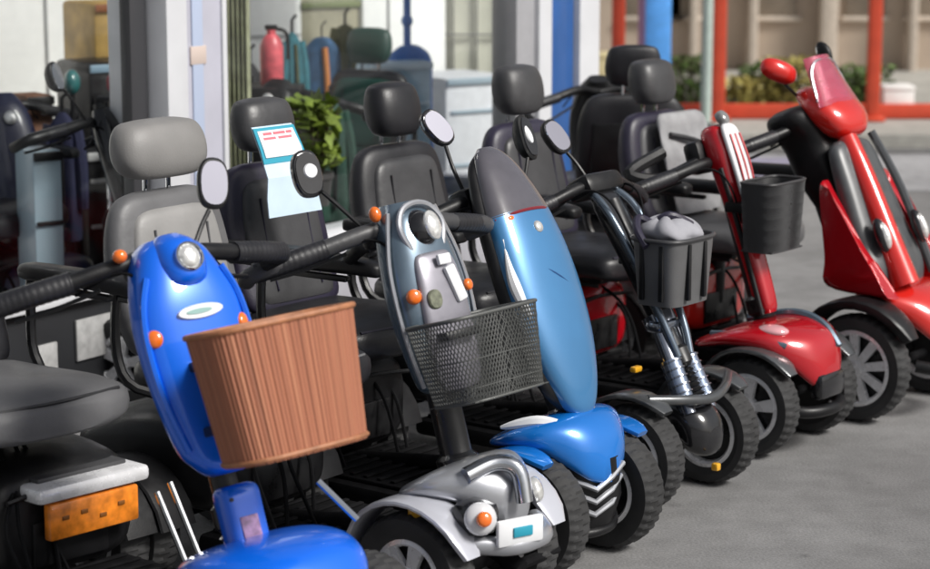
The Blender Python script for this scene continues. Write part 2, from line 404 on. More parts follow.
def mesh_basket(root, M, x0, x1, y0, y1, z0, z1, taper=.88, m=STEEL, pitch=.0095, name='basket', wr=.0011, rad=.03, solid=False, bm_=None):
    """wire mesh basket: rounded-rectangle rings and uprights, floor, rim"""
    def rr(z):
        t = (z - z0) / (z1 - z0); k = taper + (1 - taper) * t
        cx, cy = (x0 + x1) / 2, (y0 + y1) / 2; hx, hy = (x1 - x0) / 2 * k, (y1 - y0) / 2 * k
        return cx, cy, hx, hy
    def pt0(z, s):
        cx, cy, hx, hy = rr(z); t = 2 * math.pi * s
        return V((cx + hx * spow(math.cos(t), .42), cy + hy * spow(math.sin(t), .42), z))
    P_ = [pt0(z1, k / 2000) for k in range(2001)]; A_ = [0]
    for k in range(2000): A_.append(A_[-1] + (P_[k + 1] - P_[k]).length)
    T_ = []; q_ = 0
    for k in range(801):
        d_ = A_[-1] * k / 800
        while q_ < 1999 and A_[q_ + 1] < d_: q_ += 1
        T_.append((q_ + (d_ - A_[q_]) / max(1e-9, A_[q_ + 1] - A_[q_])) / 2000)
    def pt(z, s):
        s = (s % 1) * 800; k = min(int(s), 799); return pt0(z, T_[k] + (T_[k + 1] - T_[k]) * (s - k))
    N = 160
    a = MB(M)
    if solid:
        rg = []
        for z in [z0 + (z1 - z0) * i / 6 for i in range(7)]: rg.append([pt(z, k / N) for k in range(N)])
        inner = []
        for z in [z0 + .006 + (z1 - z0 - .006) * i / 6 for i in range(7)][::-1]:
            cx, cy, hx, hy = rr(z); inner.append([V((cx, cy, z)) + (pt(z, k / N) - V((cx, cy, z))) * .97 for k in range(N)])
        a.loft(rg + inner)
        return a.build(name, bm_ or m, root)
    n = int((z1 - z0) / pitch)
    per = 2 * ((x1 - x0) + (y1 - y0)); nu = int(per / pitch)
    S = [pt(z1, k / 400.) for k in range(401)]
    # arc-length samples so uprights are even
    acc = [0]
    for i in range(400): acc.append(acc[-1] + (S[i + 1] - S[i]).length)
    us = [k / nu for k in range(nu)]
    def strip(p, q, off):
        d = (q - p)
        if d.length < 1e-5: return
        u = d.cross(off).normalized() * wr; w = off.normalized() * wr
        vs = [p - u - w, p + u - w, p + u + w, p - u + w, q - u - w, q + u - w, q + u + w, q - u + w]
        a.add(vs, [[0, 1, 5, 4], [1, 2, 6, 5], [2, 3, 7, 6], [3, 0, 4, 7]])
    cc = V(((x0 + x1) / 2, (y0 + y1) / 2, 0))
    for i, s in enumerate(us):
        # slanting uprights both ways -> diamond mesh
        for sg in (-1, 1):
            seg = 6; s2 = [s + sg * (z1 - z0) * .55 / per * t / seg for t in range(seg + 1)]
            ps = [pt(z0 + (z1 - z0) * t / seg, s2[t]) for t in range(seg + 1)]
            for t in range(seg):
                o = ps[t] - cc; o.z = 0; strip(ps[t], ps[t + 1], o)
    for z in (z0 + .03, (z0 + z1) / 2):
        for k in range(60):
            p, q = pt(z, k / 60), pt(z, (k + 1) / 60); o = p - cc; o.z = 0; strip(p, q, o)
    nx = int((x1 - x0) / pitch / 1.3); ny = int((y1 - y0) / pitch / 1.3); k_ = taper * .97
    cx, cy, hx, hy = rr(z0)
    for i in range(nx): xx = cx - hx * .95 + 2 * hx * .95 * i / (nx - 1); strip(V((xx, cy - hy * .97, z0)), V((xx, cy + hy * .97, z0)), V((0, 0, 1)))
    for i in range(ny): yy = cy - hy * .95 + 2 * hy * .95 * i / (ny - 1); strip(V((cx - hx * .97, yy, z0)), V((cx + hx * .97, yy, z0)), V((0, 0, 1)))
    B = a.build(name, m, root)
    a = MB(M)
    a.tube([pt(z1, k / 64) for k in range(65)], .0045, 8, cap=False); a.build('basket_rim', m, B)
    a = MB(M); a.tube([pt(z0, k / 64) for k in range(65)], .003, 8, cap=False); a.build('basket_base_rim', m, B)
    return B

GRP = 'mobility scooters parked in a row'
def scooter(label, O, adeg, p):
    root = thing('mobility_scooter', label, 'mobility scooter', (O[0], O[1], .0), -R(adeg), GRP)
    chassis(root, p); seat(root, p.get('seat', {})); return root
def column(root, M, L, r=.028, z0=-.12, m=STEEL):
    a = MB(M); a.tube([(0, 0, z0), (0, 0, L * .9)], r, 14)
    a.lathe([(r + .001, .0), (r + .012, .01), (r + .012, .05), (r + .001, .06)], (0, 0, .0), (0, 0, 1), 20)
    for i in range(7): a.lathe([(r + .001, 0), (r + .009, .006), (r + .001, .012)], (0, 0, -.1 + i * .014), (0, 0, 1), 18)
    return a.build('tiller_column', m, root)

# ================================================================== B : royal blue scooter with wicker basket
def scooter_b():
    root = scooter('royal blue scooter carrying a brown wicker basket on its steering column', (-.365, 4.13), 42,
        dict(body=BLK, w=.25, trim=BLK, seat=dict(x=-.86, cz=.53, hz=1.0, bw=.2, cl=.25, vm=VDG, cm=VGR, side=VBLK, dy=-.05, az=.76)))
    for o in root.children:
        if o.name.startswith('seat_cushion'): pass
    M, L = tframe((-.12, .37), (-.325, .93), -R(11))
    column(root, M, L)
    a = tloft(M, [(.112, .03, .025, .03), (.12, .05, .036, .033), (.14, .068, .042, .03), (.175, .088, .045, .02), (.27, .108, .05, .02), (.38, .118, .055, .02), (.46, .114, .058, .02), (.53, .092, .06, .01), (.575, .07, .055, 0), (.597, .042, .035, -.01)], 2.7)
    P = a.build('tiller_cover', BLUE, root)
    # lower blue stem
    a = tloft(M, [(-.09, .036, .026, .03), (-.08, .041, .03, .032), (.03, .043, .032, .035), (.075, .042, .032, .035), (.088, .03, .02, .03)], 4); Ls = a.build('lower_stem_cover', BLUE, root); a = MB(M); a.box((.002, .0665, .0), (.04, .004, .045), .001); a.build('stem_label', mat('faded_pink_label', (.5, .3, .5), .5, noise=.4, nscale=60), Ls); a = MB(M)
    for q_ in (-.055, .06):
        a.lathe([(.001, .0), (.004, .0), (.004, -.004)], (.03, .069, q_), (0, 1, 0), 10, closed=False)
    a.build('screw', STEEL, Ls)
    a = MB(M)
    a.tube([(.085, .05, .17), (.108, .05, .27), (.116, .052, .38), (.108, .054, .46), (.085, .055, .52)], .007, 6, smooth=5); a.build('cover_edge', BLUE, P); a = MB(M); a.tube([(-.085, .05, .17), (-.108, .05, .27), (-.116, .052, .38), (-.108, .054, .46), (-.085, .055, .52)], .007, 6, smooth=5); a.build('cover_edge', BLUE, P)
    # nacelle
    a = tloft(M, [(.49, .03, .03, .05), (.505, .046, .045, .048), (.543, .052, .052, .042), (.58, .044, .046, .03), (.602, .022, .02, .02)], 2.3); a.build('headlight_nacelle', BLUE, P)
    H = disc(M, (0, .084, .543), (0, 1, .12), .024, .012, 1.15, root=P)
    a = MB(M); a.lathe([(.025, -.004), (.03, -.004), (.03, .012), (.026, .014)], (0, .084, .543), (0, 1, .12), 28); a.build('bezel', CHR, H)
    # badge: white oval with a darker inner oval
    a = MB(M); a.loft([ring((0, .07, .435), (1, 0, .0), (0, .05, 1), .052, .015, 2, 30), ring((0, .0835, .435), (1, 0, .0), (0, .05, 1), .05, .0135, 2, 30)]); G = a.build('badge', WHT, P)
    a = MB(M); a.loft([ring((0.004, .083, .435), (1, 0, 0), (0, .05, 1), .03, .0055, 2, 24), ring((0.004, .0855, .435), (1, 0, 0), (0, .05, 1), .029, .005, 2, 24)]); a.build('badge_inlay', mat('badge_grey', (.25, .42, .4), .4), G)
    for s in (-1, 1):
        D_ = disc(M, (s * .097, .05, .40), (s * .6, 1, 0), .017, .012, 1.1, name='indicator', m=AMB, root=P)
    handlebars(root, M, L, .56, reach=.34, back=-.1, drop=.02, r=.018, grip=.026, y0=-.04)
    a = MB(M); a.ell((.1, .0, .58), (.015, .015, .014)); a.build('bar_indicator', AMB, P)
    # key and display pod behind
    a = MB(M); a.box((0, -.06, .56), (.13, .05, .06), .015); a.build('control_pod', BLK, root)
    mirror(root, M, [(-.07, -.02, .56), (-.11, -.03, .61), (-.145, -.04, .645)], (-.175, -.045, .70), (.034, .055), nrm=(.15, 1, .0), m=BLK, tilt=.25, face=DIMM)
    # wicker basket (leaning with the column)
    N = 384; rg_o = []; rg_i = []; nz = 6
    def sup(t): return V((.15 * spow(math.cos(t), .62), .09 * spow(math.sin(t), .62), 0))
    P_ = [sup(2 * math.pi * k / 2000) for k in range(2001)]; A_ = [0]
    for k in range(2000): A_.append(A_[-1] + (P_[k + 1] - P_[k]).length)
    T_ = []; q_ = 0
    for k in range(1001):
        d_ = A_[-1] * k / 1000
        while q_ < 1999 and A_[q_ + 1] < d_: q_ += 1
        T_.append(2 * math.pi * (q_ + (d_ - A_[q_]) / max(1e-9, A_[q_ + 1] - A_[q_])) / 2000)
    def bp(z, s, k):
        f_ = (s % 1) * 1000; i_ = min(int(f_), 999); t = T_[i_] + (T_[i_ + 1] - T_[i_]) * (f_ - i_); hx = (.138 + .026 * (z - .11) / .28) * k; hy = (.083 + .012 * (z - .11) / .28) * k
        cx = 0; cy = .315
        rib = 1 + .014 * abs(math.sin(math.pi * 48 * s)) ** .6
        return V((cx + hx * rib * spow(math.cos(t), .62), cy + hy * rib * spow(math.sin(t), .62), z))
    tilt = Matrix.Translation((0, .2, .272)) @ Matrix.Rotation(R(-6), 4, 'X') @ Matrix.Translation((0, -.2, -.25))
    a = MB(M @ tilt)
    zs = [.105 + .25 * i / nz for i in range(nz + 1)]
    rings = [[bp(z, k / N, 1) for k in range(N)] for z in zs] + [[bp(z, k / N, .955) for k in range(N)] for z in [max(z, .112) for z in zs[::-1]]]
    a.loft(rings); B = a.build('wicker_basket', WICK, root, 60)
    me = B.data; uvl = me.uv_layers.new(name='UVMap')
    nr = len(rings)
    for poly in me.polygons:
        ks = [me.loops[l].vertex_index % N for l in poly.loop_indices]
        wrap = max(ks) - min(ks) > N / 2
        for l, k in zip(poly.loop_indices, ks):
            vi = me.loops[l].vertex_index; uvl.data[l].uv = ((k + N if wrap and k < N / 2 else k) / N, (vi // N) / 6.)
    a = MB(M @ tilt); pts = [bp(.357, k / 80, 1.0) for k in range(81)]; a.tube(pts, .006, 8, cap=False)
    a.build('basket_rim', RIMB, B)
    a = MB(M @ tilt); a.tube([bp(.112, k / 80, 1.0) for k in range(81)], .005, 8, cap=False); a.build('basket_base_rim', RIMB, B)
    a = MB(M); a.box((0, .12, .33), (.1, .16, .02), .004); a.box((0, .12, .2), (.1, .16, .02), .004); a.build('basket_bracket', STEEL, root)
    # front cover / fender
    F = front_cover(root, BLUE, [(-.16, .3, .08, .02), (-.13, .31, .15, .035), (-.05, .33, .18, .045), (.04, .33, .17, .055), (.11, .3, .14, .07), (.15, .27, .08, .055), (.165, .26, .03, .03)])
    a = MB(); a.tube([(.14, -.17, .2), (.2, -.1, .2), (.215, 0, .2), (.2, .1, .2), (.14, .17, .2)], .016, 10, smooth=5); a.build('bumper', BLK, root)
    # seat base fascia with silver rim and amber panel under the cushion
    a = MB(); a.box((-.70, .03, .368), (.21, .30, .036), .012); Q = a.build('seat_base_shroud', ALU, root)
    a = MB(); a.box((-.71, .03, .39), (.14, .24, .012), .005); a.build('shroud_top', VDG, Q)
    a = MB(); a.box((-.613, .03, .306), (.024, .24, .08), .006); Q2 = a.build('amber_panel', mat('amber_panel', (.75, .22, .02), .35, noise=.35, nscale=35, coat=.3), root)
    for yy, zz in ((-.05, .312), (.0, .316), (.05, .298), (.1, .314)):
        a = MB(); a.box((-.6005, yy, zz), (.004, .018, .009), .001); a.build('panel_marking', mat('dark_print', (.2, .07, .01), .5), Q2)
    # silver struts by the floor
    for pts in ([(-.48, .1, .36), (-.4, .12, .19)], [(-.52, .17, .36), (-.43, .19, .17)], [(-.05, .16, .45), (.02, .2, .375)]):
        a = MB(); a.tube(pts, .007, 8); a.build('strut', CHR, root)
    return root

# ================================================================== C : slate grey scooter, mesh basket
def scooter_c():
    root = scooter('slate grey scooter with black mesh basket and wide light grey headrest', (.09, 4.67), 36,
        dict(body=BLK, w=.25, sp=6, wst=0, tr=.16, wx=-.13, seat=dict(x=-.755, cz=.5, hz=1.01, bw=.2, hw=.14, hh=.07, ht=.06, vm=VLG, side=VGR, hm=mat('warm_grey_vinyl', (.2, .195, .19), .5, noise=.1, nscale=9, bump=.3, bscale=260), cm=VBLK, am=BLK)))
    M, L = tframe((-.12, .33), (-.29, .93), -R(12))
    column(root, M, L, .036)
    a = tloft(M, [(.2, .045, .03, .03), (.22, .075, .045, .03), (.3, .09, .05, .025), (.39, .1, .055, .022), (.46, .098, .055, .02), (.54, .084, .055, .012), (.60, .064, .05, 0), (.63, .04, .03, -.01)], 2.8)
    P = a.build('tiller_cover', SLATE, root)
    a = tloft(M, [(.2, .035, .01, .068), (.22, .06, .014, .07), (.34, .066, .016, .074), (.45, .06, .016, .072), (.5, .05, .012, .066), (.51, .03, .006, .062)], 3); a.build('front_panel', mat('pewter_paint', (.3, .29, .33), .3, metal=.5, coat=.6, noise=.2, nscale=12), P)
    a = MB(M); a.ell((0, .035, .56), (.042, .05, .048)); N_ = a.build('headlight_housing', BLKG, P)
    disc(M, (-.012, .078, .565), (-.15, 1, .15), .024, .008, 1.4, name='headlight', root=N_)
    a = MB(M); a.tube([(.045, .06, .52), (.062, .056, .57), (.04, .05, .61), (0, .05, .622), (-.04, .05, .61), (-.062, .056, .57), (-.045, .06, .52)], .007, 8, smooth=5); a.build('housing_trim', SILV, P)
    a = MB(M); a.box((-.01, .094, .487), (.036, .012, .024), .004); a.box((-.03, .092, .43), (.03, .014, .085), .006, Matrix.Rotation(.25, 4, 'Y')); a.build('label', WHT, P)
    disc(M, (.078, .07, .42), (.35, 1, 0), .017, .012, 1.0, name='indicator', m=AMB, root=P)
    disc(M, (-.085, .065, .42), (-.35, 1, 0), .0135, .008, 1.0, name='indicator', m=AMB, root=P)
    a = MB(M); a.loft([ring((.035, .09, .405), (1, 0, 0), (0, 0, 1), .02, .022, 2.4, 20), ring((.035, .094, .405), (1, 0, 0), (0, 0, 1), .017, .019, 2.4, 20)]); a.build('badge', mat('olive_badge', (.16, .17, .12), .4, noise=.4, nscale=80), P)
    a = MB(M); a.tube([(.08, .04, .22), (.1, .045, .3), (.108, .045, .4), (.1, .04, .5), (.068, .035, .61)], .005, 6, smooth=5); a.build('cover_edge', SILV, P); a = MB(M); a.tube([(-.08, .04, .22), (-.1, .045, .3), (-.108, .045, .4), (-.1, .04, .5), (-.068, .035, .61)], .005, 6, smooth=5); a.build('cover_edge', SILV, P)
    handlebars(root, M, L, .575, reach=.34, back=-.1, drop=.03, r=.02, grip=.025, y0=-.035, matl=VDG)
    a = MB(M); a.ell((.075, .0, .615), (.014, .014, .018)); a.build('bar_indicator', AMB, P)
    a = MB(M); a.box((0, -.05, .57), (.15, .05, .06), .015); a.build('control_pod', BLK, root)
    mirror(root, M, [(.09, -.03, .59), (.12, -.06, .65), (.15, -.07, .69)], (.17, -.08, .735), (.036, .054), nrm=(.15, 1, 0), m=BLKG, tilt=0, face=BLKG)
    a = MB(M); a.loft([ring((.167, -.073, .74), (1, -.15, 0), (0, 0, 1), .017, .017, 2, 24), ring((.167, -.069, .74), (1, -.15, 0), (0, 0, 1), .015, .015, 2, 24)]); a.build('mirror_sticker', WHT, root)
    B = mesh_basket(root, M, -.135, .135, .06, .25, .175, .355, .84, m=mat('basket_wire', (.075, .078, .075), .45), pitch=.0105, wr=.001)
    a = MB(M); a.box((0, .09, .32), (.1, .06, .02), .004); a.build('basket_bracket', STEEL, root)
    # front: silver nose, headlamp pods
    wheel_arches(root, mat('pale_silver_paint', (.55, .56, .62), .3, metal=.3, coat=.6), .17, .165, .055, -.13, .15, 22, 165)
    F = front_cover(root, SILV, [(-.22, .31, .08, .012), (-.18, .32, .15, .022), (-.11, .345, .165, .035), (-.05, .345, .13, .05), (.0, .32, .09, .06), (.03, .3, .05, .05)])
    a = MB(); a.box((.0, -.115, .29), (.09, .09, .08), .03); a.build('lamp_housing', BLKG, F)
    I = Matrix.Identity(4)
    h = disc(I, (.03, -.14, .297), (.8, -.6, .25), .036, .012, 1, name='headlight', root=F, m=mat('frosted_lens', (.6, .6, .62), .12, coat=1))
    disc(I, (.049, -.153, .302), (.8, -.6, .25), .017, .01, 1, name='indicator', m=AMB, root=F)
    disc(I, (.0, .11, .3), (.8, .5, .25), .03, .012, 1, name='headlight', root=F)
    a = MB(); a.box((-.12, -.17, .29), (.035, .02, .05), .008); a.build('side_reflector', YEL, F)
    a = MB(); a.tube([(-.03, -.11, .375), (-.0, -.045, .395), (.04, -.015, .38), (.06, -.015, .31)], .019, 10, smooth=5); a.build('chrome_bracket', CHR, F)
    a = MB(); a.tube([(.0, -.14, .235), (.06, -.07, .225), (.075, 0, .225), (.06, .06, .225), (.0, .11, .235)], .022, 10, smooth=5); a.build('bumper', SILV, root)
    a = MB(); a.box((.078, -.06, .26), (.014, .12, .06), .006, Matrix.Rotation(-.35, 4, 'Z')); a.build('number_panel', WHT, root)
    a = MB(); a.box((.087, -.06, .26), (.006, .05, .022), .002, Matrix.Rotation(-.35, 4, 'Z')); a.build('panel_motif', TEAL, root)
    return root

# ================================================================== D : blue leaf shield scooter
def scooter_d():
    root = scooter('scooter with tall leaf-shaped sky blue front shield and bright blue fender', (.25, 5.2), 38,
        dict(body=BLK, w=.25, sp=5, tr=.16, wx=.01, wr=.15, rim=ALU, seat=dict(x=-.73, cz=.5, hz=1.01, cm=VBLK, bw=.19, hw=.1, hh=.07, ht=.05, vm=VDG, side=VPU, hm=VDG)))
    M, L = tframe((0., .325), (-.28, .955), 0)
    column(root, M, L, .03)
    # shield : curved leaf, front face forward of the column
    st = [(.02, .018, .012, .06), (.05, .055, .026, .062), (.12, .09, .038, .065), (.22, .118, .046, .068), (.34, .13, .05, .07), (.45, .125, .05, .07), (.54, .112, .046, .066)]
    a = tloft(M, st, 2.3, 36); P = a.build('front_shield', SKYB, root)
    a = tloft(M, [(.536, .113, .0468, .066), (.6, .096, .04, .06), (.66, .074, .032, .052), (.7, .05, .022, .044), (.72, .024, .01, .038)], 2.3, 36); a.build('smoked_visor', SMOKE, P)
    a = tloft(M, [(.03, .03, .01, .045), (.1, .095, .03, .045), (.22, .127, .036, .045), (.34, .14, .04, .046), (.45, .135, .04, .046), (.54, .122, .036, .042), (.62, .1, .03, .036), (.68, .07, .02, .03), (.71, .03, .01, .03)], 2.3, 36); a.build('shield_back', BLK, P)
    a = MB(M); a.tube([(.108, .09, .27), (.122, .087, .34), (.123, .086, .4), (.112, .088, .48)], lambda t: .003 + .012 * math.sin(math.pi * min(1, t * 1.15)) if t < .87 else .003, 8, smooth=6); a.build('side_flash', WHT, P)
    a = MB(M); a.tube([(.108, .08, .53), (.06, .106, .535), (.0, .113, .537), (-.06, .106, .535), (-.108, .08, .53)], .004, 6, smooth=5); a.build('visor_trim', mat('dark_red_trim', (.2, .02, .03), .3), P)
    a = MB(M); a.ell((.07, .101, .525), (.014, .006, .008)); a.build('indicator', AMB, P)
    a = MB(M); a.tube([(.08, .108, .42), (0, .1195, .37), (-.06, .112, .33)], .003, 6, smooth=5); a.build('crease', mat('dark_blue_line', (.02, .08, .22), .4), P)
    disc(M, (0, .114, .49), (0, 1, .1), .0155, .006, 1, root=P)
    handlebars(root, M, L, .60, reach=.33, back=-.13, drop=.03, r=.018, grip=.023, y0=-.03)
    a = MB(M); a.box((0, -.03, .6), (.17, .07, .08), .02); a.build('control_pod', BLK, root)
    mirror(root, M, [(.03, -.04, .62), (.03, -.05, .7), (.03, -.05, .76)], (.035, -.05, .81), (.033, .052), nrm=(.3, 1, 0), m=BLKG, tilt=-.5, face=DIMM)
    mirror(root, M, [(-.2, -.06, .6), (-.25, -.06, .65), (-.29, -.06, .7)], (-.32, -.06, .755), (.034, .062), nrm=(-.15, 1, 0), m=BLK, tilt=.15, face=BLKG)
    a = MB(M); a.loft([ring((-.317, -.053, .76), (1, .1, 0), (0, 0, 1), .014, .025, 2, 24), ring((-.317, -.048, .755), (1, .1, 0), (0, 0, 1), .01, .019, 2, 24)]); a.build('mirror_sticker', WHT, root)
    # fender
    F = front_cover(root, FENB, [(-.15, .3, .1, .01), (-.12, .31, .155, .02), (-.05, .33, .18, .035), (.02, .335, .165, .05), (.07, .315, .13, .065), (.11, .28, .085, .06), (.13, .25, .03, .03)])
    wheel_arches(root, FENB, .17, .2, .045, 0, .145, 60, 150)
    a = MB(); a.tube([(-.08, -.165, .354), (.0, -.125, .372), (.06, -.08, .362)], lambda t: .004 + .012 * math.sin(math.pi * t), 8, smooth=6); a.build('white_flash', WHT, F)
    a = MB(); a.tube([(-.05, .08, .372), (.04, .04, .38), (.1, .01, .33)], lambda t: .003 + .008 * math.sin(math.pi * t), 8, smooth=5); a.build('silver_crease', SILV, F)
    a = MB(); a.box((-.03, -.215, .28), (.05, .02, .03), .006); a.build('side_reflector', YEL, F)
    Q = Matrix.Translation((.05, -.01, 0)) @ Matrix.Rotation(-R(30), 4, 'Z')
    a = MB(Q); a.loft([ring((0, 0, .1), (0, 1, 0), (1, 0, 0), .075, .05, 2.2), ring((0, 0, .18), (0, 1, 0), (1, 0, 0), .1, .07, 2.2), ring((0, 0, .28), (0, 1, 0), (1, 0, 0), .09, .075, 2.2)]); N_ = a.build('nose', BLK, root)
    for i in range(3):
        z = .21 - i * .032; a = MB(Q); a.tube([(.03 - i * .004, -.095 + i * .004, z + .045), (.062, -.05, z + .022), (.083 - i * .004, 0, z), (.062, .05, z + .022), (.03 - i * .004, .095 - i * .004, z + .045)], .0075, 8); a.build('grille_chevron', SILV, N_)
    a = MB(); a.tube([(.0, -.13, .12), (.06, -.09, .1), (.1, -.03, .095), (.1, .05, .1), (.04, .13, .12)], .012, 10, smooth=5); a.build('bumper', BLK, root)
    # instruction card over the seat back
    return root

# ================================================================== E : dark scooter with slim column and bare chrome suspension
def scooter_e():
    root = scooter('dark scooter with slim silver steering column, chrome suspension and grey front basket', (.56, 5.78), 38,
        dict(body=BLK, w=.25, sp=5, tr=.19, rim=ALU, rr=.66, seat=dict(x=-.71, cm=VBLK, cz=.5, hz=.995, bw=.2, hw=.095, hh=.078, ht=.055, vm=VDG, side=VBLK, hm=VBLK, az=.7)))
    M, L = tframe((.03, .36), (-.235, .84), 0)
    column(root, M, L, .022, z0=0)
    for s in (-1, 1):
        a = MB(M); a.tube([(s * .05, -.02, .54), (s * .066, .02, .46), (s * .06, .035, .3), (s * .045, .03, .12), (s * .03, .02, .03)], .011, 10, smooth=6); a.build('column_rail', mat('blue_silver', (.16, .2, .25), .25, metal=.7, coat=.5), root)
    a = tloft(M, [(.05, .028, .016, .0), (.08, .036, .02, .0), (.3, .05, .024, 0), (.46, .055, .024, -.01), (.53, .045, .016, -.02)], 3.5); a.build('tiller_cover', BLKG, root)
    a = MB(M); a.box((0, -.03, .55), (.17, .09, .06), .02); P = a.build('control_pod', BLK, root)
    for q_ in (0, 1):
        pass
    handlebars(root, M, L, .545, reach=.32, back=-.1, drop=.03, r=.016, grip=.022, y0=-.03)
    mirror(root, M, [(.02, -.03, .57), (.03, -.035, .62), (.045, -.04, .66)], (.06, -.04, .71), (.035, .052), nrm=(.25, 1, 0), m=BLK, tilt=-.3, face=DIMM)
    disc(M, (.02, .03, .36), (0, 1, 0), .02, .01, 1, root=P)
    # chrome suspension legs
    for s in (-1, 1):
        a = MB(); a.tube([(-.03, s * .035, .47), (.085, s * .05, .25)], .02, 14); C_ = a.build('suspension_leg', CHRD, root)
        a = MB(); a.tube([(.015, s * .04, .385), (.07, s * .048, .275)], .028, 14); a.build('spring', mat('steel_blue', (.3, .36, .48), .25, metal=.8), C_)
        a = MB()
        for i in range(6):
            t = i / 5; a.lathe([(.02, -.004), (.031, -.002), (.031, .002), (.02, .004)], (.02 + .05 * t, s * .0405 + s * .007 * t, .379 - .098 * t), (.14, s * .015, -.22), 16)
        a.build('collar', CHRD, C_)
    a = MB(); a.lathe([(.001, 0), (.045, 0), (.045, .03), (.001, .03)], (-.04, 0, .47), (-.28, 0, .48), 20, closed=False); a.box((-.03, 0, .47), (.05, .12, .03), .01); a.build('yoke', CHRD, root)
    F = front_cover(root, BLKG, [(-.05, .22, .03, .02), (-.02, .24, .06, .04), (.04, .23, .075, .065), (.09, .205, .075, .07), (.125, .19, .055, .055), (.14, .18, .03, .03)])
    wheel_arches(root, GUN, .172, .19, .048, 0, .145, 52, 165)
    a = MB(); a.tube([(.05, -.2, .31), (.1, -.1, .3), (.12, 0, .29), (.1, .1, .3), (.05, .2, .31)], .014, 10, smooth=5); a.build('fender_bridge', GUN, root)
    a = MB(); a.box((-.06, -.09, .36), (.02, .035, .016), .005); a.build('amber_lamp', YEL, root)
    a = MB(); a.box((.17, -.05, .12), (.02, .02, .02), .004); a.build('side_reflector', YEL, F)
    # basket : textile-looking dark grey, world-upright, carried ahead of the column
    I = Matrix.Identity(4); cx, cy = E_BASK
    B = mesh_basket(root, I, cx - .075, cx + .075, cy - .11, cy + .11, .54, .715, .86, solid=True, bm_=mat('grey_basket_plastic', (.1, .1, .103), .5, noise=.12, nscale=12, bump=.3, bscale=200))
    a = MB()
    for z, o in ((.716, .078),):
        a.tube([V((cx + (o) * spow(math.cos(2 * math.pi * k / 48), .5), cy + (o + .036) * spow(math.sin(2 * math.pi * k / 48), .5), z)) for k in range(49)], .006, 8, cap=False)
    a.build('basket_rim', VDG, B)
    for dx, dy, sx, sy in ((.03, -.108, .014, .012), (-.03, -.108, .014, .012), (.073, -.04, .012, .014), (.073, .04, .012, .014)):
        a = MB(); a.box((cx + dx, cy + dy * .96, .63), (sx, sy, .15), .003, Matrix.Rotation(0, 4, 'Z')); a.build('strap', BLK, B)
    a = MB(); a.box((cx - .1, cy, .64), (.1, .08, .02), .004); a.build('basket_bracket', STEEL, root)
    return root
E_BASK = (.0, -.01)

def folded_bag():
    # grey bag lying in basket of E
    pass

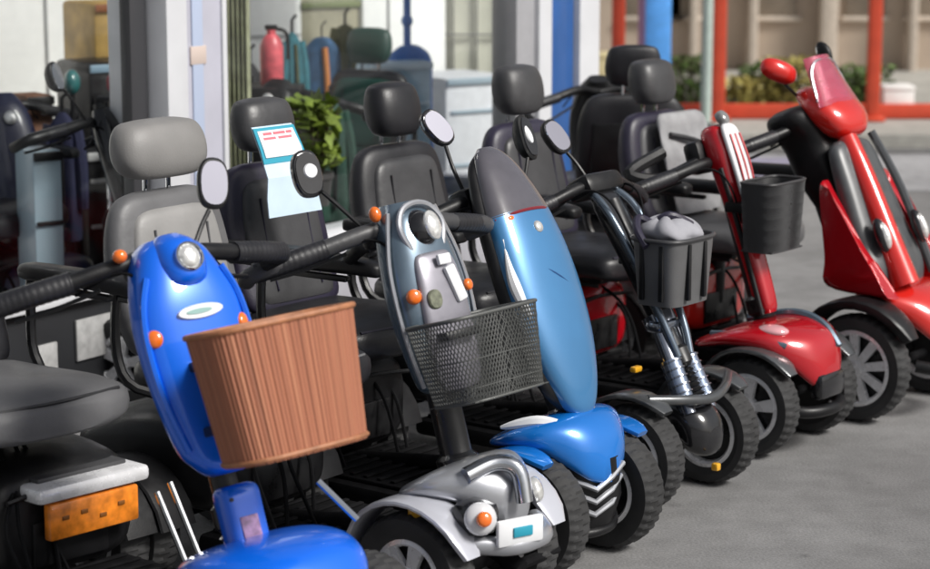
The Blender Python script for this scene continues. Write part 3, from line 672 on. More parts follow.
# ================================================================== F : red scooter with basket
def scooter_f():
    root = scooter('red scooter with white striped steering head and black front basket', (.94, 6.37), 37,
        dict(body=RED, w=.25, sp=5, tr=.18, twin=False, rim=ALU, rr=.68, seat=dict(x=-.70, cz=.5, hz=1.0, cm=VBLK, bw=.2, hw=.1, hh=.078, ht=.055, vm=VDG, side=VPU, hm=VDG, az=.69)))
    M, L = tframe((-.07, .38), (-.27, .975), 0)
    column(root, M, L, .03)
    a = tloft(M, [(.0, .025, .02, .02), (.03, .034, .028, .02), (.15, .038, .03, .02), (.3, .043, .03, .015), (.42, .052, .036, .012), (.5, .054, .04, .01), (.56, .044, .036, 0), (.58, .025, .02, 0)], 3); P = a.build('tiller_cover', RED, root)
    a = tloft(M, [(.33, .02, .006, .055), (.35, .036, .012, .058), (.45, .045, .012, .06), (.55, .04, .012, .052), (.575, .02, .006, .045)], 2.6); a.build('white_front_panel', WHT, P)
    a = MB(M)
    for s in (-.026, 0.0, .026): a.tube([(s, .071, .37), (s * 1.15, .074, .45), (s, .067, .54)], .0035, 6, smooth=4)
    a.build('red_stripe', RED, P)
    a = MB(M); a.tube([(.038, .02, .0), (.043, .022, .3), (.052, .02, .45)], .008, 8, smooth=3); a.tube([(-.038, .02, .0), (-.043, .022, .3), (-.052, .02, .45)], .008, 8, smooth=3); a.build('black_edge', BLK, P)
    disc(M, (0, .03, .59), (0, 1, .4), .022, .02, 1.1, root=P, m=mat('smoke_lens', (.2, .2, .2), .1, coat=1))
    handlebars(root, M, L, .47, reach=.34, back=-.13, drop=.03, r=.018, grip=.024, y0=-.03)
    a = MB(M); a.box((0, -.05, .5), (.16, .06, .1), .02); a.build('control_pod', BLK, root)
    a = MB(M); a.tube([(.09, -.03, .48), (.2, -.1, .46), (.26, -.16, .5), (.12, -.12, .54)], .02, 8, smooth=5); a.build('hand_guard', BLK, root)
    I = Matrix.Identity(4); cx, cy = F_BASK
    B = mesh_basket(root, I, cx - .06, cx + .06, cy - .11, cy + .11, .585, .785, .86, m=mat('black_basket_mesh', (.04, .04, .042), .5), pitch=.0065, wr=.0022)
    a = MB(); a.box((cx - .09, cy, .7), (.1, .08, .03), .004); a.build('basket_bracket', BLK, root)
    F = front_cover(root, RED, [(-.22, .3, .1, .01), (-.18, .31, .2, .02), (-.08, .335, .21, .032), (.02, .335, .19, .045), (.09, .305, .155, .06), (.14, .26, .1, .07), (.165, .22, .05, .03)])
    wheel_arches(root, GUN, .168, .18, .05, 0, .148, 38, 160)
    a = MB(); a.tube([(-.15, .06, .352), (.0, .07, .382), (.09, .07, .36), (.15, .06, .30)], .014, 8, smooth=5); a.tube([(-.15, -.16, .338), (.0, -.17, .352), (.09, -.145, .325)], .01, 8, smooth=5); a.build('grey_stripe', SLATE, F)
    a = MB(); a.ell((.03, -.12, .362), (.05, .04, .018)); a.build('pale_lens', mat('pink_lens', (.7, .35, .38), .1, coat=1), F)
    a = MB(); a.box((.15, 0, .2), (.05, .15, .08), .02); a.build('nose_grille', BLKG, F)
    a = MB(); a.tube([(.06, -.15, .14), (.14, -.1, .13), (.17, 0, .13), (.14, .1, .13), (.06, .15, .14)], .018, 10, smooth=5); a.build('bumper', BLK, root)
    return root
F_BASK = (-.035, -.02)

# ================================================================== G : large scarlet scooter
def scooter_g():
    root = scooter('large scarlet scooter with windscreen, red mirror and many-spoked silver wheels', (1.37, 6.85), 38,
        dict(body=ORED, w=.27, sp=9, wr=.168, tr=.25, rim=ALU, rr=.7, seat=dict(x=-.67, cz=.5, hz=.985, bw=.2, hw=.1, hh=.075, ht=.055, vm=VGR, side=VPU, hm=VDG, az=.68)))
    M, L = tframe((-.08, .38), (-.315, .935), 0)
    column(root, M, L, .034)
    # black handlebar pod
    a = tloft(M, [(.24, .05, .04, -.01), (.28, .085, .06, -.02), (.4, .11, .08, -.03), (.5, .12, .085, -.035), (.56, .15, .09, -.045), (.6, .15, .08, -.05), (.62, .1, .05, -.06)], 3.2); P = a.build('control_pod', BLK, root)
    # red hood
    a = tloft(M, [(.47, .05, .02, .09), (.49, .09, .045, .085), (.54, .12, .06, .075), (.6, .12, .06, .05), (.65, .09, .045, .02), (.67, .05, .02, 0)], 2.5); H = a.build('hood', ORED, root)
    # windscreen
    a = MB(M); rg = []
    for t in range(9):
        q = t / 8; z = .58 + .17 * q; w = .13 - .055 * q
        rg.append([V((w * math.sin(u), .12 - .03 * q - .045 * (1 - math.cos(u)), z)) for u in [-1.3 + 2.6 * k / 14 for k in range(15)]] + [V((w * .985 * math.sin(u), .115 - .03 * q - .045 * (1 - math.cos(u)), z)) for u in [1.3 - 2.6 * k / 14 for k in range(15)]])
    a.loft(rg); W_ = a.build('windscreen', PINKS, root)
    a = MB(M); a.tube([(-.115, .08, .6), (-.09, .075, .69), (-.055, .083, .73), (0, .088, .735), (.055, .083, .73), (.09, .075, .69), (.115, .08, .6)], .004, 6, smooth=6); a.build('screen_edge', SILV, W_)
    # apron
    a = MB(); rg = []
    for t, hw, hh in interp([(0, .1, .02), (.06, .15, .035), (.3, .175, .045), (.6, .2, .05), (.85, .22, .055), (1, .18, .03)], 5):
        x = -.2 + .2 * t; z = .84 - .46 * t; rg.append(ring((x + .02, -.03, z), (0, 1, 0), (.9, 0, .4), hw * .8, hh, 2.6, 36))
    a.loft(rg); A_ = a.build('apron', mat('dark_grey_infill', (.07, .075, .08), .35, noise=.2), root)
    for s in (-1, 1):
        if s < 0: a = MB(); a.tube([(-.165, -.06, .85), (-.09, -.08, .73), (-.005, -.095, .57), (.075, -.1, .41)], lambda t: .034 + .014 * t, 14, smooth=6); a.build('apron_rail', ORED, A_)
        a = MB()  # triangular red side panel
        pts = [(-.17, .72), (-.13, .68), (-.02, .53), (.08, .40), (.07, .385), (-.13, .40), (-.145, .5)]
        pc = [V((x, 0, z)) for x, z in pts]; pc = catmull([pc[-1]] + pc + [pc[0], pc[1]], 5)[5:-5]; pts = [(q.x, q.z) for q in pc[:-1]]
        va = [V((x, s * .205, z)) for x, z in pts]; vb = [V((x, s * .175, z)) for x, z in pts]; vm_ = [V((x * .94 - .008, s * .222, z * .96 + .02)) for x, z in pts]
        a.loft([vb, va, vm_, [V((x * .8 - .0, s * .232, z * .9 + .055)) for x, z in pts]]); a.build('side_panel', RED, root, 60)
        a = MB(); a.ell((.026, -.03 + s * .125, .57), (.02, .018, .045), rot=Matrix.Rotation(-.4, 3, 'Y')); Hl = a.build('headlight', LENS, A_); a = MB(); a.ell((.016, -.03 + s * .125, .57), (.022, .026, .056), rot=Matrix.Rotation(-.4, 3, 'Y')); a.build('bezel', BLKG, Hl)
    a = MB(); a.tube([(-.16, .09, .86), (-.06, .12, .68), (.05, .14, .42)], .014, 8, smooth=5); a.build('far_rail', GUN, A_)
    front_cover(root, ORED, [(-.1, .37, .1, .02), (-.05, .375, .17, .03), (.04, .37, .19, .04), (.12, .33, .15, .06), (.18, .28, .1, .06), (.21, .25, .04, .02)])
    wheel_arches(root, BLK, .2, .245, .062, 0, .17, 30, 172, .018)
    handlebars(root, M, L, .55, reach=.33, back=-.13, drop=.02, r=.018, grip=.024, y0=-.04)
    mirror(root, M, [(.05, .0, .63), (.08, -.01, .66), (.1, -.02, .70)], (.115, -.02, .74), (.066, .036), nrm=(-.5, -1, .1), m=ORED, tilt=-.55, face=BLKG)
    mirror(root, M, [(-.09, .0, .63), (-.14, -.01, .69), (-.17, -.02, .74)], (-.19, -.02, .77), (.02, .05), nrm=(-.1, -1, .1), m=BLK, tilt=0)
    a = MB(); a.tube([(.14, -.14, .17), (.21, -.1, .16), (.23, 0, .16), (.21, .1, .16), (.14, .14, .17)], .02, 10, smooth=5); a.build('bumper', BLK, root)
    a = MB(M); a.box((.03, -.06, .22), (.07, .05, .2), .015); a.build('knee_box', BLK, root)
    return root

# ---- things resting on scooters
def on_scooter(O, a, l):
    a = R(a); h = V((math.cos(a), -math.sin(a), 0)); w = V((math.sin(a), math.cos(a), 0))
    return V((O[0], O[1], 0)) + h * l[0] + w * l[1] + V((0, 0, l[2]))

def generic_scooter(label, O, adeg, body, vm, side, tcol, group, steer=0, hz=1.0, tz=.93, mir=True):
    root = thing('mobility_scooter', label, 'mobility scooter', (O[0], O[1], 0), -R(adeg), group)
    p = dict(body=body, w=.25, seat=dict(vm=vm, side=side, hm=vm, hz=hz))
    chassis(root, p); seat(root, p['seat'])
    M, L = tframe((-.1, .34), (-.3, tz), steer); column(root, M, L)
    tloft(M, [(.06, .04, .03, .03), (.2, .08, .045, .02), (.4, .1, .05, .02), (.53, .08, .05, .01), (.6, .04, .03, 0)], 2.7).build('tiller_cover', tcol, root)
    disc(M, (0, .07, .5), (0, 1, .1), .025, .01, 1, root=root)
    handlebars(root, M, L, .56, reach=.3, back=-.12)
    if mir: mirror(root, M, [(.1, -.02, .56), (.15, -.03, .64), (.18, -.04, .68)], (.2, -.04, .72), (.033, .05), nrm=(.1, 1, 0), m=BLK)
    front_cover(root, body, [(-.24, .27, .1, .012), (-.2, .285, .2, .03), (-.08, .315, .24, .05), (.04, .32, .21, .068), (.14, .28, .14, .075), (.2, .22, .05, .04)])
    return root

scooter_b(); scooter_c(); scooter_d(); scooter_e(); scooter_f(); scooter_g()

# card hung over D's seat
def seat_card():
    O, a = (.25, 5.2), 38
    p = on_scooter(O, a, (-.855, -.095, .05))
    o = thing('information_card', 'pale blue information card with red printing hung over a dark seat back', 'card', p, -R(a))
    b = MB(); lean = Matrix.Rotation(R(-10), 4, 'Y')
    b.M = Matrix.Translation((.012, -.02, .0)); 
    vs = []
    for z, x, hw in ((.975, -.015, .075), (.92, .014, .078), (.85, .05, .085), (.80, .056, .095), (.752, .066, .1)):
        vs.append([V((x, -hw, z)), V((x, hw, z)), V((x - .003, hw, z)), V((x - .003, -hw, z))])
    b.loft(vs); C_ = b.build('card_sheet', PALEB, o, 20)
    b = MB(); b.M = Matrix.Translation((.012, -.02, 0)); b.loft([[V((x + .003, -hw, z)), V((x + .003, hw, z)), V((x, hw, z)), V((x, -hw, z))] for z, x, hw in ((.972, -.012, .076), (.92, .016, .079), (.885, .031, .082))]); b.build('teal_border', TEAL, C_, 20)
    b = MB(); b.M = Matrix.Translation((.012, -.02, 0)); b.loft([[V((x + .0045, -hw, z)), V((x + .0045, hw, z)), V((x, hw, z)), V((x, -hw, z))] for z, x, hw in ((.965, -.008, .066), (.92, .018, .07), (.9, .026, .07))]); q = b.build('white_field', WHT, C_, 20)
    b = MB(); b.M = Matrix.Translation((.012, -.02, 0))
    for i, (zz, w0, w1) in enumerate(((.957, -.05, -.02), (.957, -.012, .03), (.957, .036, .055), (.945, -.055, -.01), (.945, .0, .05), (.932, -.045, .01), (.932, .02, .055), (.919, -.05, -.03), (.919, -.02, .04), (.907, -.03, .05))):
        x = .0215 - (zz - .91) * .47; b.box((x + .002, (w0 + w1) / 2, zz), (.003, w1 - w0, .0065), 0, Matrix.Rotation(R(-25), 4, 'Y'))
    b.build('red_print', PINKP, q)
seat_card()
def bag_in_basket():
    O, a = (.56, 5.78), 38
    o = thing('cloth_bag', 'crumpled grey cloth bag stuffed into the grey front basket', 'bag', on_scooter(O, a, (E_BASK[0], E_BASK[1], .55)), -R(a))
    b = MB(); rg = []; rnd = random.Random(4)
    ph = [rnd.uniform(0, 6) for _ in range(8)]
    for i, (z, k) in enumerate(interp([(.0, .4), (.02, .6), (.14, .72), (.175, .95), (.2, .8), (.215, .45), (.222, .1)], 5)):
        r0 = ring((.02 * math.sin(z * 20), .015 * math.sin(z * 15), z), (1, 0, 0), (0, 1, 0), .066 * k, .1 * k, 2.8, 40)
        rg.append([p_ + V((math.sin(j * .9 + ph[0] + z * 30), math.cos(j * .7 + ph[1] + z * 22), .8 * math.sin(j * 1.1 + ph[2]))) * .006 * (1 if z > .12 else .3) for j, p_ in enumerate(r0)])
    b.loft(rg); b.build('bag_body', CLOTH, o, 60)
    b = MB(); b.tube([(-.03, -.03, .19), (-.07, -.06, .215), (-.05, -.1, .19), (-.01, -.115, .15)], .011, 8, smooth=5); b.tube([(.03, .04, .195), (.0, -.02, .225), (-.04, -.04, .2)], .01, 8, smooth=5); b.build('bag_handle', VPU, o)
bag_in_basket()
def seat_cover_g():
    O, a = (1.43, 6.81), 38
    o = thing('seat_cover', 'loose grey seat cover with black strap draped on the scarlet scooter seat', 'seat cover', on_scooter(O, a, (-.73, 0, 0)), -R(a))
    b = MB(); rg = []
    for z, x, hw in interp([(.56, -.1, .13), (.64, -.112, .15), (.76, -.145, .155), (.86, -.178, .14), (.885, -.19, .11)], 5):
        rg.append(ring((x, .02, z), (0, 1, 0), (1, 0, 0), hw, .014 + .006 * math.sin(z * 60), 3, 40))
    b.loft(rg); b.build('cover_sheet', mat('light_grey_fabric', (.3, .3, .31), .8, noise=.15, nscale=20, bump=.4, bscale=80), o)
    b = MB(); b.tube([(-.15, -.09, .82), (-.125, .0, .80), (-.115, .08, .77), (-.1, .15, .70)], .009, 8, smooth=6); b.tube([(-.12, -.08, .7), (-.11, .02, .685), (-.105, .12, .7)], .008, 8, smooth=6); b.build('strap', VBLK, o)
seat_cover_g()

# ================================================================== ground and street
def asphalt(name, col, var=.18, sc=1., tint=None):
    m = bpy.data.materials.new(name); m.use_nodes = True; nt = m.node_tree; b = nt.nodes['Principled BSDF']; b.inputs['Roughness'].default_value = .85
    tc = nt.nodes.new('ShaderNodeTexCoord')
    def noise(s, d=8):
        n = nt.nodes.new('ShaderNodeTexNoise'); n.inputs['Scale'].default_value = s; n.inputs['Detail'].default_value = d; nt.links.new(tc.outputs['Object'], n.inputs['Vector']); return n
    n1, n2, n3 = noise(1.3 * sc), noise(140 * sc, 3), noise(9 * sc)
    def rng(n, a, b_, lo=.35, hi=.65):
        r = nt.nodes.new('ShaderNodeMapRange'); r.inputs['From Min'].default_value = lo; r.inputs['From Max'].default_value = hi; r.inputs['To Min'].default_value = a; r.inputs['To Max'].default_value = b_; nt.links.new(n.outputs['Fac'], r.inputs[0]); return r
    r1, r2, r3 = rng(n1, 1 - var, 1 + var), rng(n2, .84, 1.16), rng(n3, .9, 1.1)
    m1 = nt.nodes.new('ShaderNodeMath'); m1.operation = 'MULTIPLY'; nt.links.new(r1.outputs[0], m1.inputs[0]); nt.links.new(r2.outputs[0], m1.inputs[1])
    m2 = nt.nodes.new('ShaderNodeMath'); m2.operation = 'MULTIPLY'; nt.links.new(m1.outputs[0], m2.inputs[0]); nt.links.new(r3.outputs[0], m2.inputs[1])
    # dark spots of gum and oil
    vo = nt.nodes.new('ShaderNodeTexVoronoi'); vo.inputs['Scale'].default_value = 3.1 * sc; nt.links.new(tc.outputs['Object'], vo.inputs['Vector'])
    rs = nt.nodes.new('ShaderNodeMapRange'); rs.inputs['From Min'].default_value = .03; rs.inputs['From Max'].default_value = .075; rs.inputs['To Min'].default_value = .55; rs.inputs['To Max'].default_value = 1; nt.links.new(vo.outputs['Distance'], rs.inputs[0])
    m3 = nt.nodes.new('ShaderNodeMath'); m3.operation = 'MULTIPLY'; nt.links.new(m2.outputs[0], m3.inputs[0]); nt.links.new(rs.outputs[0], m3.inputs[1])
    s = nt.nodes.new('ShaderNodeVectorMath'); s.operation = 'SCALE'; s.inputs[0].default_value = col; nt.links.new(m3.outputs[0], s.inputs['Scale']); nt.links.new(s.outputs[0], b.inputs['Base Color'])
    bp = nt.nodes.new('ShaderNodeBump'); bp.inputs['Strength'].default_value = .35; bp.inputs['Distance'].default_value = .003; nt.links.new(n2.outputs['Fac'], bp.inputs['Height']); nt.links.new(bp.outputs[0], b.inputs['Normal'])
    return m
def slab(name, x0, x1, y0, y1, z, m, t=0.):
    a = MB()
    if t: a.box(((x0 + x1) / 2, (y0 + y1) / 2, z - t / 2), (x1 - x0, y1 - y0, t), .0)
    else: a.add([(x0, y0, z), (x1, y0, z), (x1, y1, z), (x0, y1, z)], [[0, 1, 2, 3]])
    return struct(a.build(name, m))
GC = (.205, .203, .203)
slab('ground', -150, 150, -60, 400, 0, asphalt('asphalt', GC))
slab('road', -60, 60, 11.9, 13.61, .004, asphalt('road_asphalt', (.3, .3, .31)))
slab('road_patch', .2, 2.02, 12.1, 13.4, .008, asphalt('lilac_asphalt', (.27, .255, .34)))
slab('gutter', -60, 60, 13.62, 13.9, .008, asphalt('gutter_grey', (.13, .13, .13)))
slab('far_pavement', -60, 60, 13.92, 40, .09, asphalt('pavement_pale', (.36, .35, .32), .1), .2)

# facade frame
def crack(name, label, pts, w):
    a = MB(); rnd = random.Random(len(pts)); fine = catmull([V(p) for p in pts], 9); L_ = []; R_ = []
    for i, p in enumerate(fine):
        d = (fine[min(i + 1, len(fine) - 1)] - fine[max(i - 1, 0)]).normalized(); n = V((-d.y, d.x, 0)); j = rnd.uniform(-1, 1) * w * 1.5
        ww = w * rnd.uniform(.4, 1.2); L_.append(p + n * (ww + j)); R_.append(p + n * (-ww + j))
    n_ = len(fine); a.add(L_ + R_, [[i, i + 1, n_ + i + 1, n_ + i] for i in range(n_ - 1)]); return struct(a.build(name, mat('crack_dark', (.07, .068, .066), .95)))
crack('pavement_crack', '', [(1.1, 5.0, .004), (1.35, 5.5, .004), (1.3, 5.9, .004), (1.75, 6.5, .004), (2.2, 6.8, .004)], .0022)
crack('pavement_crack', '', [(.75, 4.7, .004), (1.2, 4.85, .004), (1.6, 5.05, .004)], .0016)
P0 = V((-.65, 7.6, 0)); FD = V((.53, .85, 0)).normalized(); FN = V((-FD.y, FD.x, 0))   # FN points into the shop
def fpos(t, n=0, z=0): return P0 + FD * t + FN * n + V((0, 0, z))
def tpx(px, n=0):
    k = (px - 465) / 2200 * 1.012; q = P0 + FN * n
    return (k * q.y - q.x) / (FD.x - k * FD.y)
FA = math.atan2(FD.y, FD.x)
def fbox(mb, t0, t1, n0, n1, z0, z1, bev=.0):
    mb.box(fpos((t0 + t1) / 2, (n0 + n1) / 2, (z0 + z1) / 2), (t1 - t0, n1 - n0, z1 - z0), bev, FA)
WP = mat('white_frame_paint', (.66, .67, .7), .45, noise=.06, nscale=5)
LP = mat('lilac_white_panel', (.5, .5, .58), .4, noise=.08, nscale=4)
BP = mat('navy_blue_panel', (.02, .1, .33), .35, noise=.1, nscale=6, coat=.4)
GP = mat('pale_grey_panel', (.42, .42, .46), .5, noise=.12, nscale=5)
shop = thing('shop_front', 'shop front with white frames, wide lilac pillar and blue corner post', 'shop', (0, 0, 0))
t0, t1 = tpx(-420), tpx(592)
pA, pB, pC = tpx(160), tpx(181), tpx(222)
a = MB(); fbox(a, pB, pC, -.02, .2, 0, 3.0, .004); a.build('pillar', LP, shop)
a = MB(); fbox(a, pA, pB - .003, -.05, .2, 0, 3.0, .006); fbox(a, pC - .012, pC + .012, -.03, .02, 0, 3., .003); a.build('pillar_trim', WP, shop)
a = MB(); fbox(a, pB + .05, pB + .055 + .05, -.026, -.0195, .3, 2.2, .002); a.build('pale_blue_strip', mat('pale_blue_strip', (.45, .52, .68), .4), shop)
a = MB(); fbox(a, pB + .04, pB + .12, -.027, -.0195, 1.06, 1.12, .002); a.build('door_sticker', mat('peach_sticker', (.6, .5, .45), .5), shop)
q = [tpx(v) for v in (516, 534, 547, 572, 592)]
a = MB(); fbox(a, q[0], q[1], 0, .12, 0, 3, .006); a.build('door_frame', mat('mid_grey_frame', (.36, .36, .38), .4, noise=.06), shop)
a = MB(); fbox(a, q[1] + .003, q[2], -.02, .12, 0, 3, .006); a.build('door_frame', WP, shop)
a = MB(); fbox(a, q[2] + .003, q[3], .0, .14, 0, 3, .004); a.build('blue_post', BP, shop)
a = MB(); fbox(a, q[3] + .003, q[4], -.03, .2, 0, 3, .008); CP = a.build('corner_post', WP, shop)
a = MB(); fbox(a, q[3] + .06, q[4] - .04, -.036, -.0305, .68, .75, .001); a.build('sticker_blue', mat('sky_sticker', (.1, .4, .6), .4), CP)
a = MB(); fbox(a, q[3] + .06, q[4] - .04, -.036, -.0305, .60, .679, .001); a.build('sticker_white', WHT, CP)
a = MB(); fbox(a, q[3] + .06, q[4] - .04, -.036, -.0305, .565, .599, .001); a.build('sticker_red', PINKP, CP)
for (u0, u1) in ((t0, pA - .003), (pC + .014, q[0] - .003)):
    a = MB(); fbox(a, u0, u1, .02, .12, 0, .36, .004); W = a.build('stall_riser', GP if u0 > -1 else mat('charcoal_riser', (.02, .021, .024), .5, noise=.2, nscale=4), shop)
    a = MB(); fbox(a, u0, u1, -.02, .14, .363, .40, .006); a.build('sill', WP, W)
    a = MB(); fbox(a, u0, u1, .05, .058, .403, 2.85); a.build('window_pane', GLASS, shop)
    a = MB(); fbox(a, u0, u1, .0, .12, 2.853, 3.0, .01); a.build('fascia', BP, shop)
a = MB(); fbox(a, pA - .085, pA - .006, .03, .075, .403, 2.3, .004); a.build('window_bar', mat('dark_frame', (.05, .05, .055), .4), shop)
a = MB(); fbox(a, tpx(34), tpx(56), .008, .0185, .14, .25, .003); a.build('riser_label', mat('pale_label', (.4, .4, .4), .5, noise=.2, nscale=30), shop)
a = MB(); fbox(a, tpx(76), tpx(122), .008, .0185, .17, .3, .003); a.build('riser_label', mat('pale_label', (.4, .4, .4)), shop)
# interior shell
a = MB(); fbox(a, t0, t1, 3.6, 3.7, 0, 2.6); a.build('back_wall', mat('cream_wall', (.82, .81, .78), .7, noise=.05, nscale=2), shop)
a = MB(); fbox(a, t1 - .12, t1 - .004, .21, 3.59, 0, .36); a.build('side_riser', GP, shop)
a = MB(); fbox(a, t1 - .08, t1 - .07, .21, 3.59, .365, 2.85); a.build('side_window', GLASS, shop)
a = MB(); fbox(a, t0, t1 - .13, .13, 3.59, .004, .02); a.build('shop_floor', mat('shop_floor', (.6, .6, .6), .45, noise=.12, nscale=4), shop)

SPX = 1.0
TL = math.atan(394.5 / 2200)
def at(px, py, Y):
    """world point seen at picture position px,py at depth Y from the camera"""
    f = V((0, math.cos(TL), -math.sin(TL))); u = V((0, math.sin(TL), math.cos(TL)))
    r = f + V((1, 0, 0)) * ((px - 465) / 2200) + u * ((284.5 - py) / 2200)
    return V((0, 0, 1.62)) + r * (Y / r.y)
def stand(name, label, cat, px0, px1, py0, py1, Y, depth, m, z0=None, group=None, feat=None, rz=FA):
    """free-standing cabinet/board: body plus plinth and top edge"""
    p, q_ = at((px0 + px1) / 2, py0, Y), at((px0 + px1) / 2, py1, Y); w = (px1 - px0) / 2200 * Y * 1.02
    zt = p.z; zb = .03 if z0 is None else z0
    w *= 1.2; o = thing(name, label, cat, (p.x, Y, 0), R(35), group)
    a = MB(); a.box((0, depth / 2, (zt + zb) / 2), (w, depth, zt - zb), min(.02, w * .1)); B = a.build('body', m, o)
    return o, B, w, zt, zb

# display goods inside the shop
generic_scooter('black display scooter standing inside the left shop window', (-.95, 7.05), 30, BLK, VBLK, VBLK, BLKG, 'display scooters inside the shop', steer=.3, tz=1.0)
generic_scooter('dark green display scooter inside the middle shop window', (-.86, 8.25), 115, mat('dark_green', (.02, .07, .05), .4, noise=.1), mat('dark_green_vinyl', (.012, .05, .04), .5), VBLK, BLK, 'display scooters inside the shop', hz=.98, tz=.8, mir=False)
generic_scooter('navy blue display scooter at the far left of the shop window', (-1.5, 7.5), 62, mat('navy_body', (.012, .015, .05), .35, noise=.1, coat=.4), mat('navy_vinyl', (.012, .013, .04), .45), VBLK, mat('navy_body', (.012, .015, .05)), 'display scooters inside the shop', hz=.97, tz=.96)
generic_scooter('black high-backed scooter facing away behind the scarlet scooter', (.49, 9.0), -96, BLK, VBLK, VBLK, BLK, 'scooters behind the front row', tz=.8, mir=False)

def cab(name, label, cat, px0, px1, py0, py1, Y, depth, m, trimm, shelves=2):
    o, B, w, zt, zb = stand(name, label, cat, px0, px1, py0, py1, Y, depth, m)
    a = MB()
    for i in range(shelves + 1):
        z = zb + (zt - zb) * (i + .35) / (shelves + 1); a.box((0, -.006, z), (w * .86, .012, .015), .003)
    a.box((0, -.008, zt - .02), (w * .98, .014, .03), .004); a.build('shelf_edge', trimm, o); return o
WHITEB = mat('bright_white_board', (.82, .82, .8), .5, noise=.04)
cab('cabinet', 'yellow and orange display carton at the upper left of the shop window', 'display box', 97, 150, 2, 60, 8.6, .3, mat('mustard', (.45, .28, .07), .5, noise=.35, nscale=9), mat('rust_trim', (.35, .12, .04), .5), 1)
cab('cabinet', 'black shelf unit between the yellow carton and the lilac pillar', 'shelf unit', 92, 156, 62, 120, 8.3, .3, BLK, mat('light_blue_front', (.2, .3, .38), .4), 2)
cab('cabinet', 'light blue board standing behind the black seat headrest', 'display board', 370, 432, 62, 160, 9.6, .12, mat('light_blue_board', (.36, .5, .6), .45, noise=.1), mat('blue_white_trim', (.55, .65, .72), .4), 2)
cab('cabinet', 'pale grey cabinet below the rear shop window', 'cabinet', 446, 512, 76, 160, 10.2, .4, mat('pale_cabinet', (.62, .63, .66), .5, noise=.08), mat('blue_grey_trim', (.3, .38, .44), .5), 2)
cab('cabinet', 'brown and olive cupboard near the middle of the shop window', 'cupboard', 302, 362, 0, 60, 10.4, .4, mat('olive_brown', (.26, .24, .16), .6, noise=.3, nscale=6), mat('olive_green_trim', (.14, .17, .06), .5), 2)
# curtain
def curtain():
    p = at(230, 10, 8.2); a = MB(); n = 40; w = .07
    prof = [V((p.x - w + 2 * w * i / n, 8.2 + .016 * math.sin(i * 1.3), 0)) for i in range(n + 1)]; back = [v + V((0, .012, 0)) for v in prof[::-1]]
    a.loft([[v + V((0, 0, z)) for v in prof + back] for z in (.45, .9, 1.5, 2.1)]); tag(a.build('curtain', mat('olive_curtain', (.3, .31, .2), .8, noise=.3, nscale=20)), 'narrow olive curtain hanging just right of the lilac pillar', 'curtain')
curtain()
def bottle():
    p = at(272, 85, 8.6); o = thing('extinguisher', 'pinkish red bottle-shaped cylinder standing behind the dark seat headrest', 'cylinder', (p.x, 8.6, p.z))
    a = MB(); a.lathe([(.001, 0), (.042, 0), (.046, .01), (.046, .15), (.036, .18), (.018, .2), (.018, .215), (.001, .215)], (0, 0, 0), (0, 0, 1), 28, closed=False); a.build('cylinder_body', mat('pink_red', (.6, .1, .12), .35, noise=.3, nscale=25), o)
    a = MB(); a.box((0, 0, .225), (.05, .02, .02), .005); a.tube([(.02, 0, .22), (.06, 0, .2), (.065, 0, .1)], .007, 8, smooth=4); a.build('valve', BLK, o)
    s = thing('display_plinth', 'black plinth under the pinkish red cylinder', 'plinth', (p.x, 8.6, 0)); a = MB(); a.box((0, 0, p.z / 2), (.24, .24, p.z - .002), .01); a.build('plinth_body', BLK, s)
    a = MB(); a.box((0, -.122, p.z * .5), (.2, .006, p.z * .8), .002); a.build('plinth_panel', VDG, s)
bottle()
def blue_stand():
    p = at(410, 62, 9.8); o = thing('display_stand', 'blue domed display stand with a tall blue pole', 'display stand', (p.x, 9.8, 0))
    a = MB(); a.loft([ring((0, 0, z), (1, 0, 0), (0, 1, 0), w, .05, 3) for z, w in interp([(.03, .11), (.3, .11), (.72, .1), (.84, .1), (.9, .088), (.935, .05), (.945, .02)], 4)]); a.build('dome_panel', mat('cobalt', (.02, .14, .5), .4, noise=.1), o)
    a = MB(); a.tube([(-.012, 0, .94), (-.012, 0, 1.5)], .017, 12); a.ell((-.012, 0, 1.05), (.026, .026, .03)); a.build('pole', mat('cobalt', (.02, .14, .5)), o)
blue_stand()
def rear_window():
    p = at(476, 40, 12.2)
    o = thing('glazed_screen', 'cream glazed screen with thin dark glazing bars at the shop rear', 'screen', (p.x, 11.2, 0))
    a = MB(); a.box((0, .02, .9), (.5, .01, 1.6), .0); a.build('cream_pane', mat('cream_pane', (.75, .74, .62), .5, noise=.1, nscale=4), o)
    a = MB()
    for x in (-.24, -.12, .0, .12, .24): a.box((x, 0, .9), (.009, .018, 1.62), .002)
    for z in (.6, .9, 1.2, 1.5): a.box((0, -.004, z), (.48, .012, .009), .002)
    a.build('glazing_bar', mat('bar_grey', (.2, .2, .19), .5), o)
rear_window()
